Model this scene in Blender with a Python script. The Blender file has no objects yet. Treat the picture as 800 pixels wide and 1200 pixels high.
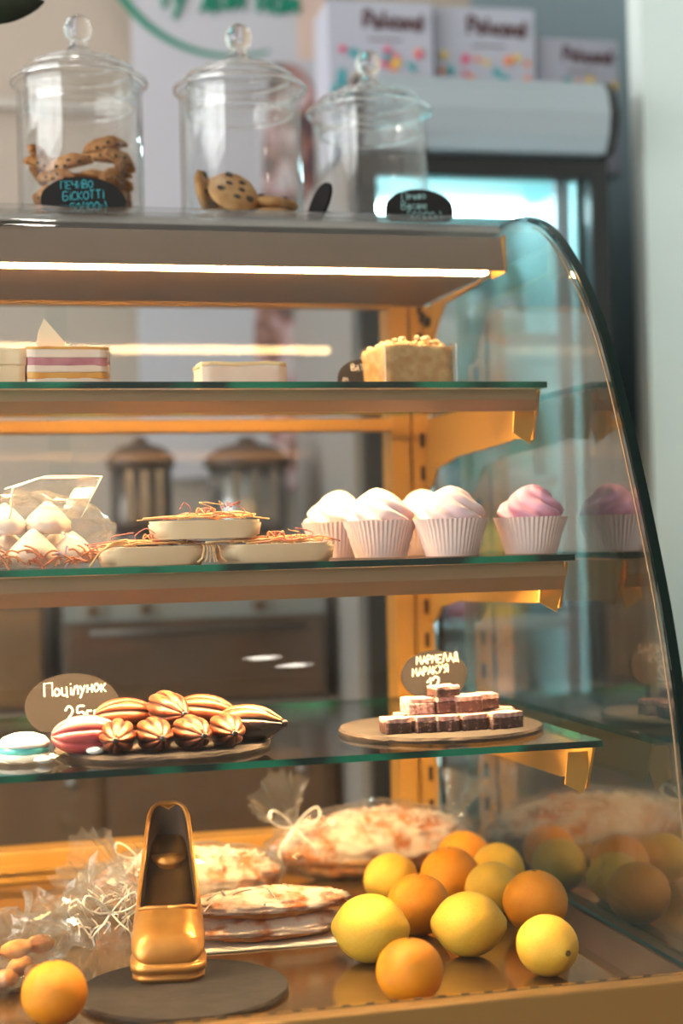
import bpy, bmesh, math, random
from mathutils import Vector, Matrix, noise
random.seed(7)
PI = math.pi
scene = bpy.context.scene
C = scene.collection

# ---------------------------------------------------------------- camera
F_PX = 1850.0
YAW, PITCH, ROLL = math.radians(14.1), math.radians(.8), math.radians(-1.42)
EYE = Vector((0, 0, 1.15))
_f = Vector((math.sin(YAW)*math.cos(PITCH), math.cos(YAW)*math.cos(PITCH), math.sin(PITCH)))
_r = Vector((math.cos(YAW), -math.sin(YAW), 0))
_u = _r.cross(_f)
RIGHT = math.cos(ROLL)*_r + math.sin(ROLL)*_u
UP = -math.sin(ROLL)*_r + math.cos(ROLL)*_u
FWD = _f
cam_d = bpy.data.cameras.new('camera')
cam = bpy.data.objects.new('camera', cam_d)
C.objects.link(cam)
M = Matrix((RIGHT, UP, -FWD)).transposed().to_4x4()
M.translation = EYE
cam.matrix_world = M
cam_d.lens = F_PX*36/1200
cam_d.sensor_width = 36
cam_d.clip_start = .02
cam_d.dof.use_dof = True
cam_d.dof.focus_distance = 1.78
cam_d.dof.aperture_fstop = 2.1
scene.camera = cam

def at(x, y, X=None, Y=None, Z=None):
    """point on the photo's sight line where it meets a known plane"""
    d = FWD + RIGHT*((x-400)/F_PX) - UP*((y-600)/F_PX)
    if X is not None: t = X/d.x
    elif Y is not None: t = Y/d.y
    else: t = (Z-EYE.z)/d.z
    return EYE + d*t

# ---------------------------------------------------------------- world, exposure
w = bpy.data.worlds.new('daylight'); scene.world = w; w.use_nodes = True
bg = w.node_tree.nodes['Background']
bg.inputs[0].default_value = (1.0, .98, .95, 1); bg.inputs[1].default_value = 5.4
vs = scene.view_settings
vs.view_transform = 'Standard'; vs.look = 'None'; vs.gamma = 1; vs.use_curve_mapping = False
vs.exposure = 0.55
# daylight enters by an added window, out of view in the left wall
ptl = bpy.data.lights.new('added_window_portal', 'AREA'); ptl.shape = 'RECTANGLE'; ptl.size = 2.3; ptl.size_y = 5.4; ptl.cycles.is_portal = True
po_ = bpy.data.objects.new('added_window_portal', ptl); C.objects.link(po_); po_.location = (-2.98, .5, 1.6); po_.rotation_euler = (0, -math.pi/2, 0)
scene.cycles.use_denoising = True
scene.cycles.max_bounces = 14
scene.cycles.transparent_max_bounces = 40
scene.cycles.glossy_bounces = 6
scene.cycles.transmission_bounces = 10
scene.cycles.sample_clamp_indirect = 6
scene.cycles.caustics_reflective = False
scene.cycles.caustics_refractive = False

# ---------------------------------------------------------------- materials
def lin(c):
    return tuple((v/255/12.92 if v/255 <= .04045 else ((v/255+.055)/1.055)**2.4) for v in c)
MATS = {}
def nt(name):
    m = bpy.data.materials.new(name); m.use_nodes = True
    t = m.node_tree; t.nodes.clear()
    out = t.nodes.new('ShaderNodeOutputMaterial')
    MATS[name] = m
    return m, t, out
def N(t, typ, **kw):
    n = t.nodes.new(typ)
    for k, v in kw.items(): setattr(n, k, v)
    return n
def pbr(name, rgb, rough=.5, metal=0., rgb2=None, scale=20., bump=0., bscale=None, spec=.5, coat=0., sss=0., detail=4., stretch=None, lo=.35, hi=.65, sheen=0.):
    m, t, out = nt(name)
    p = N(t, 'ShaderNodeBsdfPrincipled')
    p.inputs['Roughness'].default_value = rough; p.inputs['Metallic'].default_value = metal
    p.inputs['Specular IOR Level'].default_value = spec; p.inputs['Coat Weight'].default_value = coat
    p.inputs['Coat Roughness'].default_value = .1
    if sss:
        p.inputs['Subsurface Weight'].default_value = sss
        p.inputs['Subsurface Radius'].default_value = (.01, .006, .004)
    c = lin(rgb)+(1,)
    p.inputs['Base Color'].default_value = c
    if rgb2 or bump:
        tc = N(t, 'ShaderNodeTexCoord'); mp = N(t, 'ShaderNodeMapping')
        t.links.new(tc.outputs['Object'], mp.inputs[0])
        if stretch: mp.inputs['Scale'].default_value = stretch
    if rgb2:
        nz = N(t, 'ShaderNodeTexNoise'); nz.inputs['Scale'].default_value = scale; nz.inputs['Detail'].default_value = detail
        t.links.new(mp.outputs[0], nz.inputs['Vector'])
        r = N(t, 'ShaderNodeValToRGB'); r.color_ramp.elements[0].position = lo; r.color_ramp.elements[1].position = hi
        r.color_ramp.elements[0].color = c; r.color_ramp.elements[1].color = lin(rgb2)+(1,)
        t.links.new(nz.outputs['Fac'], r.inputs[0]); t.links.new(r.outputs[0], p.inputs['Base Color'])
    if bump:
        nb = N(t, 'ShaderNodeTexNoise'); nb.inputs['Scale'].default_value = bscale or scale; nb.inputs['Detail'].default_value = 5
        t.links.new(mp.outputs[0], nb.inputs['Vector'])
        b = N(t, 'ShaderNodeBump'); b.inputs['Strength'].default_value = bump; b.inputs['Distance'].default_value = .002
        t.links.new(nb.outputs['Fac'], b.inputs['Height']); t.links.new(b.outputs[0], p.inputs['Normal'])
    t.links.new(p.outputs[0], out.inputs[0])
    return m
def emit(name, rgb, strength):
    m, t, out = nt(name)
    e = N(t, 'ShaderNodeEmission'); e.inputs[0].default_value = lin(rgb)+(1,); e.inputs[1].default_value = strength
    t.links.new(e.outputs[0], out.inputs[0])
    return m
def pane(name, tint, ior=1.5, gain=1.0, base=0., haze=None, rough=0.0):
    """thin clear sheet: Fresnel reflection over straight transmission"""
    m, t, out = nt(name)
    geo = N(t, 'ShaderNodeNewGeometry'); mx = N(t, 'ShaderNodeMix'); mx.data_type = 'FLOAT'
    t.links.new(geo.outputs['Backfacing'], mx.inputs[0])
    mx.inputs[2].default_value = ior; mx.inputs[3].default_value = 1/ior
    fr = N(t, 'ShaderNodeFresnel'); t.links.new(mx.outputs[0], fr.inputs[0])
    ma = N(t, 'ShaderNodeMath', operation='MULTIPLY_ADD'); ma.use_clamp = True
    t.links.new(fr.outputs[0], ma.inputs[0]); ma.inputs[1].default_value = gain; ma.inputs[2].default_value = base
    tr = N(t, 'ShaderNodeBsdfTransparent'); tr.inputs[0].default_value = tuple(tint)+(1,)
    gl = N(t, 'ShaderNodeBsdfGlossy'); gl.inputs['Roughness'].default_value = rough
    ms = N(t, 'ShaderNodeMixShader')
    t.links.new(ma.outputs[0], ms.inputs[0]); t.links.new(tr.outputs[0], ms.inputs[1]); t.links.new(gl.outputs[0], ms.inputs[2])
    if haze:
        df = N(t, 'ShaderNodeBsdfTranslucent'); df.inputs[0].default_value = (1, .97, .93, 1)
        d2 = N(t, 'ShaderNodeBsdfDiffuse'); d2.inputs[0].default_value = (1, .97, .93, 1)
        a = N(t, 'ShaderNodeMixShader'); a.inputs[0].default_value = .5
        t.links.new(df.outputs[0], a.inputs[1]); t.links.new(d2.outputs[0], a.inputs[2])
        h = N(t, 'ShaderNodeMixShader'); h.inputs[0].default_value = haze
        t.links.new(ms.outputs[0], h.inputs[1]); t.links.new(a.outputs[0], h.inputs[2])
        ms = h
    t.links.new(ms.outputs[0], out.inputs[0])
    return m
def solid_glass(name):
    m, t, out = nt(name)
    g = N(t, 'ShaderNodeBsdfGlass'); g.inputs['IOR'].default_value = 1.48; g.inputs['Roughness'].default_value = 0
    t.links.new(g.outputs[0], out.inputs[0]); return m

pane('case_glass', (.955, .975, .97), gain=3.0)
pane('front_pane', (.97, .98, .975), gain=.6)
pane('shelf_glass', (.95, .975, .965))
pane('jar_glass', (.98, .985, .985), gain=1.0, base=.01)
pane('film', (.97, .97, .965), gain=1.3, base=.02, haze=.07, rough=.06)
pane('acetate', (.97, .97, .97), gain=1.0, base=.02)
pane('door_glass', (.96, .98, .98), gain=.4)
solid_glass('clear_glass')
pbr('glass_edge', (10, 120, 92), .12, spec=.5, rgb2=(6, 42, 38), scale=11, lo=.42, hi=.55, detail=1)
pbr('glass_edge_dark', (8, 32, 30), .25, spec=.25)
pbr('warm_lit_metal', (184, 136, 62), .42, rgb2=(174, 126, 54), scale=6, spec=.4)  # cream metal with the warm lamplight put into its colour
pbr('beige_metal', (150, 120, 88), .4, metal=.25, rgb2=(140, 112, 82), scale=5)
pbr('canopy_metal', (124, 100, 80), .5, rgb2=(116, 94, 74), scale=5)
pbr('deck_steel', (176, 142, 98), .16, metal=.85, rgb2=(160, 128, 88), scale=3, stretch=(1, 12, 1))
pbr('rail_brown', (150, 116, 66), .4, metal=.3)
pbr('slot_dark', (40, 20, 10), .8)
pbr('dark_frame', (62, 52, 46), .35)
pbr('bolt', (60, 52, 44), .35, metal=.8)
pbr('top_slab', (200, 196, 192), .3)
emit('canopy_lamp', (255, 204, 138), 66)
emit('upper_shelf_lamp', (255, 206, 144), 68)
emit('lower_shelf_lamp', (255, 206, 144), 300)
emit('downlight', (255, 244, 228), 22)
emit('fridge_lamp', (214, 248, 252), 66)
pbr('wall_back', (188, 174, 162), .9, rgb2=(184, 170, 158), scale=2)
pbr('wall_side', (226, 238, 236), .9, rgb2=(222, 234, 232), scale=2)
pbr('wall_blue', (140, 156, 164), .9, rgb2=(136, 152, 160), scale=2)
pbr('wall_front', (172, 162, 154), .9)
pbr('wall_left', (196, 188, 180), .9)
pbr('ceiling', (222, 222, 220), .9)
pbr('floor_tile', (168, 156, 144), .6, rgb2=(158, 146, 134), scale=3)
pbr('slate', (48, 42, 39), .85, rgb2=(36, 32, 30), scale=22, bump=.9, bscale=50)
pbr('slate_edge', (66, 56, 50), .8, rgb2=(40, 34, 30), scale=60, bump=1, bscale=60)
pbr('slate_tag', (20, 17, 17), .9, rgb2=(25, 21, 21), scale=20)
pbr('black_tag', (14, 16, 18), .6)
pbr('chalk_white', (240, 232, 220), .9)
pbr('chalk_teal', (80, 190, 205), .9)
pbr('chalk_pale', (150, 190, 190), .9)

# ---------------------------------------------------------------- mesh helpers
def link(name, me, mats, parent=None, loc=(0, 0, 0), rot=(0, 0, 0), smooth=False):
    if smooth:
        for p in me.polygons: p.use_smooth = True
    for m in (mats if isinstance(mats, (list, tuple)) else [mats]):
        me.materials.append(MATS[m])
    o = bpy.data.objects.new(name, me); C.objects.link(o)
    o.location = loc; o.rotation_euler = rot
    if parent: o.parent = parent
    return o
def obj(name, bm, mats, parent=None, loc=(0, 0, 0), rot=(0, 0, 0), smooth=False, normals=True):
    if normals: bmesh.ops.recalc_face_normals(bm, faces=bm.faces)
    me = bpy.data.meshes.new(name); bm.to_mesh(me); bm.free()
    return link(name, me, mats, parent, loc, rot, smooth)
def tag(o, label, cat, group=None):
    o['label'] = label; o['category'] = cat
    if group: o['group'] = group
    return o
def thing(name, label, cat, loc=(0, 0, 0), rot=(0, 0, 0), group=None):
    o = bpy.data.objects.new(name, None); C.objects.link(o); o.empty_display_size = .02
    o.location = loc; o.rotation_euler = rot if not isinstance(rot, (int, float)) else (0, 0, rot)
    return tag(o, label, cat, group)
def struct(o):
    o['kind'] = 'structure'; return o
def dup(root, loc, rot=None, label=None, scale=None):
    def cp(o, par):
        c = o.copy(); C.objects.link(c); c.parent = par
        for ch in kids.get(o.name, []): cp(ch, c)
        return c
    kids = {}
    for o in C.objects:
        if o.parent: kids.setdefault(o.parent.name, []).append(o)
    r = cp(root, None); r.location = loc
    if rot is not None: r.rotation_euler = rot
    if scale is not None: r.scale = scale if not isinstance(scale, (int, float)) else (scale,)*3
    if label: r['label'] = label
    return r
def box(bm, x0, x1, y0, y1, z0, z1, bev=0, mi=0):
    vs = [bm.verts.new((x, y, z)) for x in (x0, x1) for y in (y0, y1) for z in (z0, z1)]
    fs = []
    for q in ((0, 1, 3, 2), (4, 6, 7, 5), (0, 4, 5, 1), (2, 3, 7, 6), (0, 2, 6, 4), (1, 5, 7, 3)):
        f = bm.faces.new([vs[i] for i in q]); f.material_index = mi; fs.append(f)
    if bev:
        es = list({e for f in fs for e in f.edges})
        bmesh.ops.recalc_face_normals(bm, faces=fs)
        bmesh.ops.bevel(bm, geom=es, offset=bev, segments=2, affect='EDGES', profile=.5)
    return bm
def bx(*a, **k): return box(bmesh.new(), *a, **k)
def lathe(bm, prof, n=48, a0=0, wob=None, caps=True):
    rings = []
    for r, z in prof:
        ring = []
        if r < 1e-6: ring = [bm.verts.new((0, 0, z))]*n
        else:
            for k in range(n):
                a = a0+2*PI*k/n; rr = r*(wob(a, z) if wob else 1)
                ring.append(bm.verts.new((rr*math.cos(a), rr*math.sin(a), z)))
        rings.append(ring)
    for A, B in zip(rings, rings[1:]):
        for k in range(n):
            q = [A[k], A[(k+1) % n], B[(k+1) % n], B[k]]
            q = [v for i, v in enumerate(q) if v not in q[:i]]
            if len(q) >= 3: bm.faces.new(q)
    if caps:
        for R_ in (rings[0], rings[-1]):
            if len(set(R_)) > 2: bm.faces.new(R_)
    return bm
def tube(bm, pts, r, n=6, flat=1.0, closed_ends=True):
    pts = [Vector(p) for p in pts]; rings = []
    up = Vector((0, 0, 1))
    for i, p in enumerate(pts):
        d = (pts[min(i+1, len(pts)-1)]-pts[max(i-1, 0)])
        if d.length < 1e-9: d = Vector((1, 0, 0))
        d.normalize()
        a = d.cross(up)
        if a.length < .05: a = d.cross(Vector((0, 1, 0)))
        a.normalize(); b = a.cross(d)
        rr = r[i] if isinstance(r, (list, tuple)) else r
        rings.append([bm.verts.new(p+a*rr*math.cos(2*PI*k/n)+b*rr*flat*math.sin(2*PI*k/n)) for k in range(n)])
    for A, B in zip(rings, rings[1:]):
        for k in range(n): bm.faces.new((A[k], A[(k+1) % n], B[(k+1) % n], B[k]))
    if closed_ends: bm.faces.new(rings[0][::-1]); bm.faces.new(rings[-1])
    return bm
def prism(bm, poly, axis, a, b, mi=0, mi_side=None):
    """poly in the two other axes (in order), extruded along axis from a to b"""
    def P(p, t):
        return {'X': (t, p[0], p[1]), 'Y': (p[0], t, p[1]), 'Z': (p[0], p[1], t)}[axis]
    A = [bm.verts.new(P(p, a)) for p in poly]; B = [bm.verts.new(P(p, b)) for p in poly]
    f1 = bm.faces.new(A[::-1]); f2 = bm.faces.new(B); f1.material_index = f2.material_index = mi
    n = len(poly)
    for i in range(n):
        f = bm.faces.new((A[i], A[(i+1) % n], B[(i+1) % n], B[i])); f.material_index = mi if mi_side is None else mi_side
    return bm
def ball(bm, rx, ry, rz, c=(0, 0, 0), nu=28, nv=16, fn=None):
    rows = []
    for j in range(nv+1):
        th = PI*j/nv
        row = []
        for i in range(nu):
            ph = 2*PI*i/nu
            d = Vector((math.sin(th)*math.cos(ph), math.sin(th)*math.sin(ph), math.cos(th)))
            k = fn(d, th, ph) if fn else 1
            v = Vector((d.x*rx, d.y*ry, d.z*rz))*k+Vector(c)
            if j in (0, nv):
                if i == 0: v0 = bm.verts.new(v)
                row.append(v0)
            else: row.append(bm.verts.new(v))
        rows.append(row)
    for A, B in zip(rows, rows[1:]):
        for i in range(nu):
            q = [A[i], B[i], B[(i+1) % nu], A[(i+1) % nu]]
            q = [v for n_, v in enumerate(q) if v not in q[:n_]]
            bm.faces.new(q)
    return bm
def nz(v, s=1, o=0): return noise.noise(Vector(v)*s+Vector((o, o*1.7, o*.3)))
def catmull(pts, n=6):
    P = [Vector(p) for p in pts]; out = []
    for i in range(len(P)-1):
        p0, p1, p2, p3 = P[max(i-1, 0)], P[i], P[i+1], P[min(i+2, len(P)-1)]
        for k in range(n):
            t = k/n
            out.append(.5*((2*p1)+(p2-p0)*t+(2*p0-5*p1+4*p2-p3)*t*t+(3*p1-p0-3*p2+p3)*t**3))
    out.append(P[-1]); return out

# chalk lettering: strokes on a 0..0.7 x 0..1 cell
G = {
 'П': [[(0, 0), (0, 1), (.6, 1), (.6, 0)]], 'Е': [[(.55, 1), (0, 1), (0, 0), (.55, 0)], [(0, .5), (.45, .5)]],
 'Ч': [[(0, 1), (.02, .5), (.5, .5)], [(.55, 1), (.55, 0)]], 'И': [[(0, 1), (0, 0), (.6, 1), (.6, 0)]],
 'В': [[(0, 0), (0, 1), (.4, .95), (.45, .7), (0, .53), (.55, .4), (.5, .08), (0, 0)]],
 'О': [[(.3, 1), (.05, .8), (0, .4), (.25, 0), (.55, .3), (.55, .75), (.3, 1)]],
 'Б': [[(.55, 1), (0, 1), (0, 0), (.45, .03), (.55, .3), (.4, .52), (0, .52)]], 'І': [[(.15, .75), (.15, 0)], [(.15, .95), (.15, 1.02)]],
 'С': [[(.55, .85), (.25, 1), (0, .6), (.05, .2), (.3, 0), (.55, .12)]], 'К': [[(0, 1), (0, 0)], [(.5, 1), (.02, .48), (.55, 0)]],
 'Т': [[(0, 1), (.6, 1)], [(.3, 1), (.3, 0)]], '5': [[(.5, 1), (.08, 1), (.05, .58), (.4, .6), (.5, .25), (.25, 0), (0, .1)]],
 '0': [[(.25, 1), (0, .7), (.02, .25), (.25, 0), (.5, .3), (.48, .75), (.25, 1)]], '(': [[(.25, 1.1), (.05, .5), (.25, -.1)]],
 ')': [[(.05, 1.1), (.25, .5), (.05, -.1)]], '1': [[(0, .7), (.25, 1), (.25, 0)]], '2': [[(0, .75), (.2, 1), (.45, .8), (.35, .45), (0, 0), (.55, .03)]],
 'г': [[(0, .6), (.05, 0)], [(0, .6), (.3, .6)]], 'о': [[(.2, .6), (0, .35), (.15, 0), (.4, .25), (.2, .6)]],
 'ц': [[(0, .6), (.02, .05), (.35, .05), (.35, .6)], [(.35, .05), (.42, -.18)]], 'і': [[(.1, .6), (.1, 0)], [(.1, .82), (.1, .88)]],
 'л': [[(0, 0), (.15, .6), (.35, .6), (.38, 0)]], 'у': [[(0, .6), (.18, .15)], [(.4, .6), (.18, .1), (0, -.35)]],
 'н': [[(0, .6), (0, 0)], [(.35, .6), (.35, 0)], [(0, .3), (.35, .3)]], 'к': [[(0, .6), (0, 0)], [(.32, .6), (.03, .3), (.35, 0)]],
 'р': [[(0, .6), (0, -.3)], [(0, .55), (.3, .5), (.25, .12), (0, .1)]], 'е': [[(.02, .32), (.35, .34), (.2, .6), (0, .3), (.15, 0), (.36, .08)]],
 'ч': [[(0, .6), (.05, .3), (.3, .3)], [(.32, .6), (.32, 0)]], 'и': [[(0, .6), (0, 0), (.35, .6), (.35, 0)]],
 'в': [[(0, 0), (0, .6), (.25, .5), (0, .32), (.3, .18), (0, 0)]], 'с': [[(.32, .5), (.1, .6), (0, .25), (.15, 0), (.34, .08)]],
 'я': [[(.35, 0), (.35, .6), (.05, .5), (.1, .28), (.35, .28), (0, 0)]],
 'М': [[(0, 0), (.08, 1), (.3, .4), (.55, 1), (.62, 0)]], 'А': [[(0, 0), (.3, 1), (.55, 0)], [(.1, .35), (.48, .35)]],
 'Р': [[(0, 0), (0, 1), (.4, .9), (.42, .6), (0, .48)]], 'Л': [[(0, 0), (.2, 1), (.35, 1), (.55, 0)]],
 'Д': [[(0, -.15), (0, .05), (.6, .05), (.6, -.15)], [(.1, .05), (.25, 1), (.45, 1), (.52, .05)]],
 'У': [[(0, 1), (.28, .45)], [(.55, 1), (.28, .45), (.05, 0)]], 'Я': [[(.5, 0), (.5, 1), (.1, .85), (.12, .52), (.5, .5), (0, 0)]],
 'R': [[(0, 0), (0, 1), (.4, .9), (.4, .6), (0, .5), (.5, 0)]], 'e': [[(.02, .32), (.35, .34), (.2, .6), (0, .3), (.15, 0), (.36, .08)]],
 'l': [[(.1, 1), (.08, .1), (.18, 0)]], 'i': [[(.1, .6), (.1, 0)]], 'c': [[(.32, .5), (.1, .6), (0, .25), (.15, 0), (.34, .08)]],
 'a': [[(.34, .5), (.1, .6), (0, .25), (.15, 0), (.34, .2), (.34, .6), (.36, 0)]], 'n': [[(0, .6), (0, 0)], [(0, .4), (.2, .6), (.34, .45), (.34, 0)]],
 'd': [[(.34, .5), (.1, .6), (0, .25), (.15, 0), (.34, .2)], [(.36, 1), (.36, 0)]], 'P': [[(0, 0), (0, 1), (.45, .9), (.45, .6), (0, .48)]],
 'д': [[(0, -.12), (0, .03), (.4, .03), (.4, -.12)], [(.06, .03), (.15, .6), (.3, .6), (.34, .03)]], 'а': [[(.34, .5), (.1, .6), (0, .25), (.15, 0), (.34, .2), (.34, .6), (.36, 0)]],
 'й': [[(0, .6), (0, 0), (.35, .6), (.35, 0)], [(.08, .8), (.18, .74), (.28, .8)]], 'м': [[(0, 0), (.05, .6), (.2, .2), (.36, .6), (.42, 0)]],
 'т': [[(0, .6), (.4, .6)], [(.2, .6), (.2, 0)]],
}
def width(ch):
    if ch == ' ': return .45
    return max(p[0] for s in G[ch] for p in s)+.16
def chalk(name, text, h, mat, parent, x, z, y, slope=0., pen=.06, jit=.02):
    """one line of hand lettering in the XZ plane, centred on x, baseline z"""
    bm = bmesh.new(); rnd = random.Random(len(text)*13+int(h*1e5))
    tot = sum(width(c) for c in text)-.16; cx = -tot/2
    for c in text:
        if c != ' ':
            dy = rnd.uniform(-.05, .05)
            for s in G[c]:
                pts = [(cx+px+rnd.uniform(-jit, jit), py+dy+rnd.uniform(-jit, jit)) for px, py in s]
                p3 = [(x+h*a, y, z+h*(b+slope*a)) for a, b in pts]
                if len(p3) > 3: p3 = catmull(p3, 4) if c not in 'ПЕИМ' else p3
                tube(bm, p3, h*pen, 5, flat=1)
        cx += width(c)
    return obj(name, bm, mat, parent)

# ================================================================ THE ROOM
YB, XR = 3.5, 1.656
o = struct(obj('floor', bx(-3, XR+.1, -2.5, YB+.1, -.05, 0), 'floor_tile'))
struct(obj('wall_back', bx(-3, XR+.1, YB, YB+.1, 0, 3), 'wall_back'))
struct(obj('wall_right', bx(XR, XR+.1, -2.5, YB, 0, 3), 'wall_side'))
bm = bmesh.new()
box(bm, -3.1, -3, -2.5, -2.2, 0, 3); box(bm, -3.1, -3, 3.2, YB+.1, 0, 3); box(bm, -3.1, -3, -2.2, 3.2, 0, .45); box(bm, -3.1, -3, -2.2, 3.2, 2.75, 3)
struct(obj('wall_left', bm, 'wall_left'))
struct(obj('wall_front', bx(-3.1, XR+.1, -2.6, -2.5, 0, 3), 'wall_front'))
win = struct(obj('added_window_1', bx(-3.06, -3.05, -2.2, 3.2, .45, 2.75), 'door_glass'))  # window added out of view to bring in daylight
bm = bmesh.new()
for y in (-2.2, -.42, 1.36, 3.15): box(bm, -3.08, -3.03, y, y+.05, .45, 2.75)
for z in (.45, 2.7): box(bm, -3.08, -3.03, -2.2, 3.2, z, z+.05)
obj('added_window_frame', bm, 'dark_frame', win)
struct(obj('ceiling', bx(-3, XR+.1, -2.5, YB+.1, 3, 3.05), 'ceiling'))
pbr('added_panel', (150, 136, 122), .7)
struct(obj('added_wall_panel', bx(XR-.02, XR, -2.5, 1.5, 0, 3), 'added_panel'))  # unseen panel, added to dull what the front glass mirrors
px0 = at(758, 300, Y=2.84).x
struct(obj('wall_corner', bx(px0, XR, 2.84, 2.90, 0, 3), 'wall_side'))
struct(obj('trim_2', bx(1.22, XR, YB-.01, YB, 0, 3), 'wall_blue'))
p = at(10, 124, Y=YB)
struct(obj('trim_1', bx(-1.5, .42, YB-.03, YB, p.z-.012, p.z+.012, bev=.003), 'wall_left'))

# ceiling downlights
dl = thing('downlight', 'round recessed white ceiling downlight', 'ceiling light', (-2.2, .3, 3), group='recessed ceiling downlights')
obj('trim_ring', lathe(bmesh.new(), [(.075, 0), (.075, -.006), (.055, -.01), (.055, 0)], 32, caps=False), 'ceiling', dl, smooth=True)
obj('diffuser', lathe(bmesh.new(), [(.055, -.004), (.05, -.006), (0, -.006)], 32, caps=False), 'downlight', dl)
for x, y in ((-1.2, .3), (-1.2, 1.5), (.2, 2.9), (-1.0, 2.9), (-1.2, -1.0), (1.25, -2.2), (1.1, -2.0)):
    dup(dl, (x, y, 3))

# ================================================================ THE DISPLAY CASE
XL, XE = -.42, .742            # inner faces of the two end panes
XS = .712                      # right ends of the shelves
DECK = .667
S3Z, S2Z, S1Z = .911, 1.120, 1.329
S3Y, S2Y, S1Y = 1.655, 1.722, 1.795
SB = 2.21                      # back edge of the shelves
PY = 2.27                      # front of the posts
TOPZ = 1.566
case = thing('display_case', 'curved glass refrigerated pastry display case with metal shelf frame coloured as if warmly lit', 'display case', (0, 1.49, 0))
def part(name, bm, mats, parent=None, smooth=False, world=True):
    par = parent or case
    o = obj(name, bm, mats, par, smooth=smooth)
    q = par
    off = Vector((0, 0, 0))
    while q: off += Vector(q.location); q = q.parent
    o.location = -off
    return o
part('base_cabinet', bx(XL-.03, XE+.03, 1.50, 2.36, .08, .645, bev=.004), 'rail_brown')
part('plinth', bx(XL, XE, 1.56, 2.32, 0, .08), 'dark_frame')
dk = part('deck', bx(XL, XE, 1.505, 2.30, .645, DECK), 'deck_steel')
part('front_rail', bx(XL-.03, XE+.03, 1.474, 1.498, .56, .690, bev=.003), 'rail_brown')
part('lower_front_panel', bx(XL-.03, XE+.03, 1.482, 1.50, .08, .56), 'rail_brown')
bm = bmesh.new()
part('rail_lip', bx(XL, XE, 1.498, 1.507, .645, .6885), 'warm_lit_metal')
lipz = .6886
slot_me = None
for k in range(34):
    x = XL+.30+k*.0245
    if slot_me is None:
        slot = part('vent_slot', bx(-.004, .004, 1.5, 1.5055, lipz, lipz+.0012), 'slot_dark'); slot_me = slot
        base_l = slot.location.copy(); slot.location = base_l+Vector((x, 0, 0))
    else:
        c = slot_me.copy(); C.objects.link(c); c.location = base_l+Vector((x, 0, 0))
# dark frame under the end pane
part('end_sill', prism(bmesh.new(), [(XE-.05, DECK), (XE-.046, DECK+.006), (XE-.006, .686), (XE, .686), (XE, DECK)], 'Y', 1.51, 2.30), 'dark_frame')
# posts at the back
def post(x0, x1):
    bm = bmesh.new()
    a, b, y0, y1 = x0, x1, PY, PY+.05
    wd = x1-x0
    prism(bm, [(a, y1), (a, y0), (a+wd*.46, y0), (a+wd*.46, y0+.012), (a+wd*.56, y0+.012), (a+wd*.56, y0), (b, y0), (b, y1)], 'Z', DECK, TOPZ-.012)
    o = part('post', bm, 'warm_lit_metal')
    z = DECK+.06; sl = None
    while z < 1.54:
        s = part('slot', bx(b-.0155, b-.0085, y0-.0012, y0+.004, z, z+.022), 'slot_dark', o) if sl is None else None
        if sl is None: sl = s; bl = s.location.copy(); z0 = z
        else:
            s = sl.copy(); C.objects.link(s); s.location = bl+Vector((0, 0, z-z0))
        z += .05
    return o
post(XS-.062, XS-.002)
post(XL+.03, XL+.09)
# rear cross bars, bottom track
for z0, z1 in ((1.302, 1.3205), (1.486, 1.512), (1.087, 1.105)):
    part('cross_bar', bx(XL+.09, XS-.062, PY-.012 if z0 > 1.2 else PY, PY+.02, z0, z1, bev=.002), 'warm_lit_metal')
rt = part('rear_track', bx(XL, XE, 2.285, 2.34, DECK, .712, bev=.003), 'warm_lit_metal')
part('track_ridge', bx(XL, XE, 2.277, 2.285, .684, .692), 'warm_lit_metal', rt)
part('rear_head', bx(XL, XE, 2.30, 2.36, 1.53, TOPZ-.008), 'beige_metal')
# sliding rear doors
for i, (a, b, y) in enumerate(((XL, .18, 2.335), (.15, XE, 2.348))):
    d = part('rear_door', bx(a, b, y, y+.005, .712, 1.53), 'door_glass')
# brackets: plate under the shelf end, and its bent hook
def bracket(xp, zf, yf, deep, tip):
    poly = [(PY, zf), (PY, zf-deep), (PY-.025, zf-deep+.008), (PY-.05, zf-deep*.72), (PY-.14, zf-deep*.6), (yf+.11, zf-deep*.52), (yf+.10, zf-tip*.9), (yf+.035, zf-tip), (yf+.012, zf-.002), (yf+.012, zf)]
    o = part('bracket', prism(bmesh.new(), poly, 'X', xp-.0015, xp+.0015), 'warm_lit_metal')
    h = bmesh.new()
    prism(h, [(xp-.026, zf-.006), (xp-.030, zf-tip*.85), (xp-.008, zf-tip*1.08), (xp, zf-tip*.55), (xp+.002, zf-.006)], 'Y', yf+.026, yf+.029)
    part('hook', h, 'warm_lit_metal', o)
    return o
for xp in (XS-.006, XL+.06):
    bracket(xp, S1Z-.009, S1Y, .108, .060)
    bracket(xp, S2Z-.009, S2Y, .10, .055)
    bracket(xp, S3Z-.009, S3Y, .09, .050)
    bm = prism(bmesh.new(), [(PY, 1.487), (PY, 1.40), (PY-.03, 1.41), (PY-.055, 1.445), (PY-.10, 1.478), (1.95, 1.487)], 'X', xp-.002, xp+.002)
    b = part('canopy_bracket', bm, 'warm_lit_metal')
    for y, z in ((PY-.03, 1.462), (PY-.006, 1.472)):
        bb = bmesh.new(); tube(bb, [(xp-.010, y, z), (xp-.002, y, z)], .008, 10); part('bolt', bb, 'bolt', b)
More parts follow.
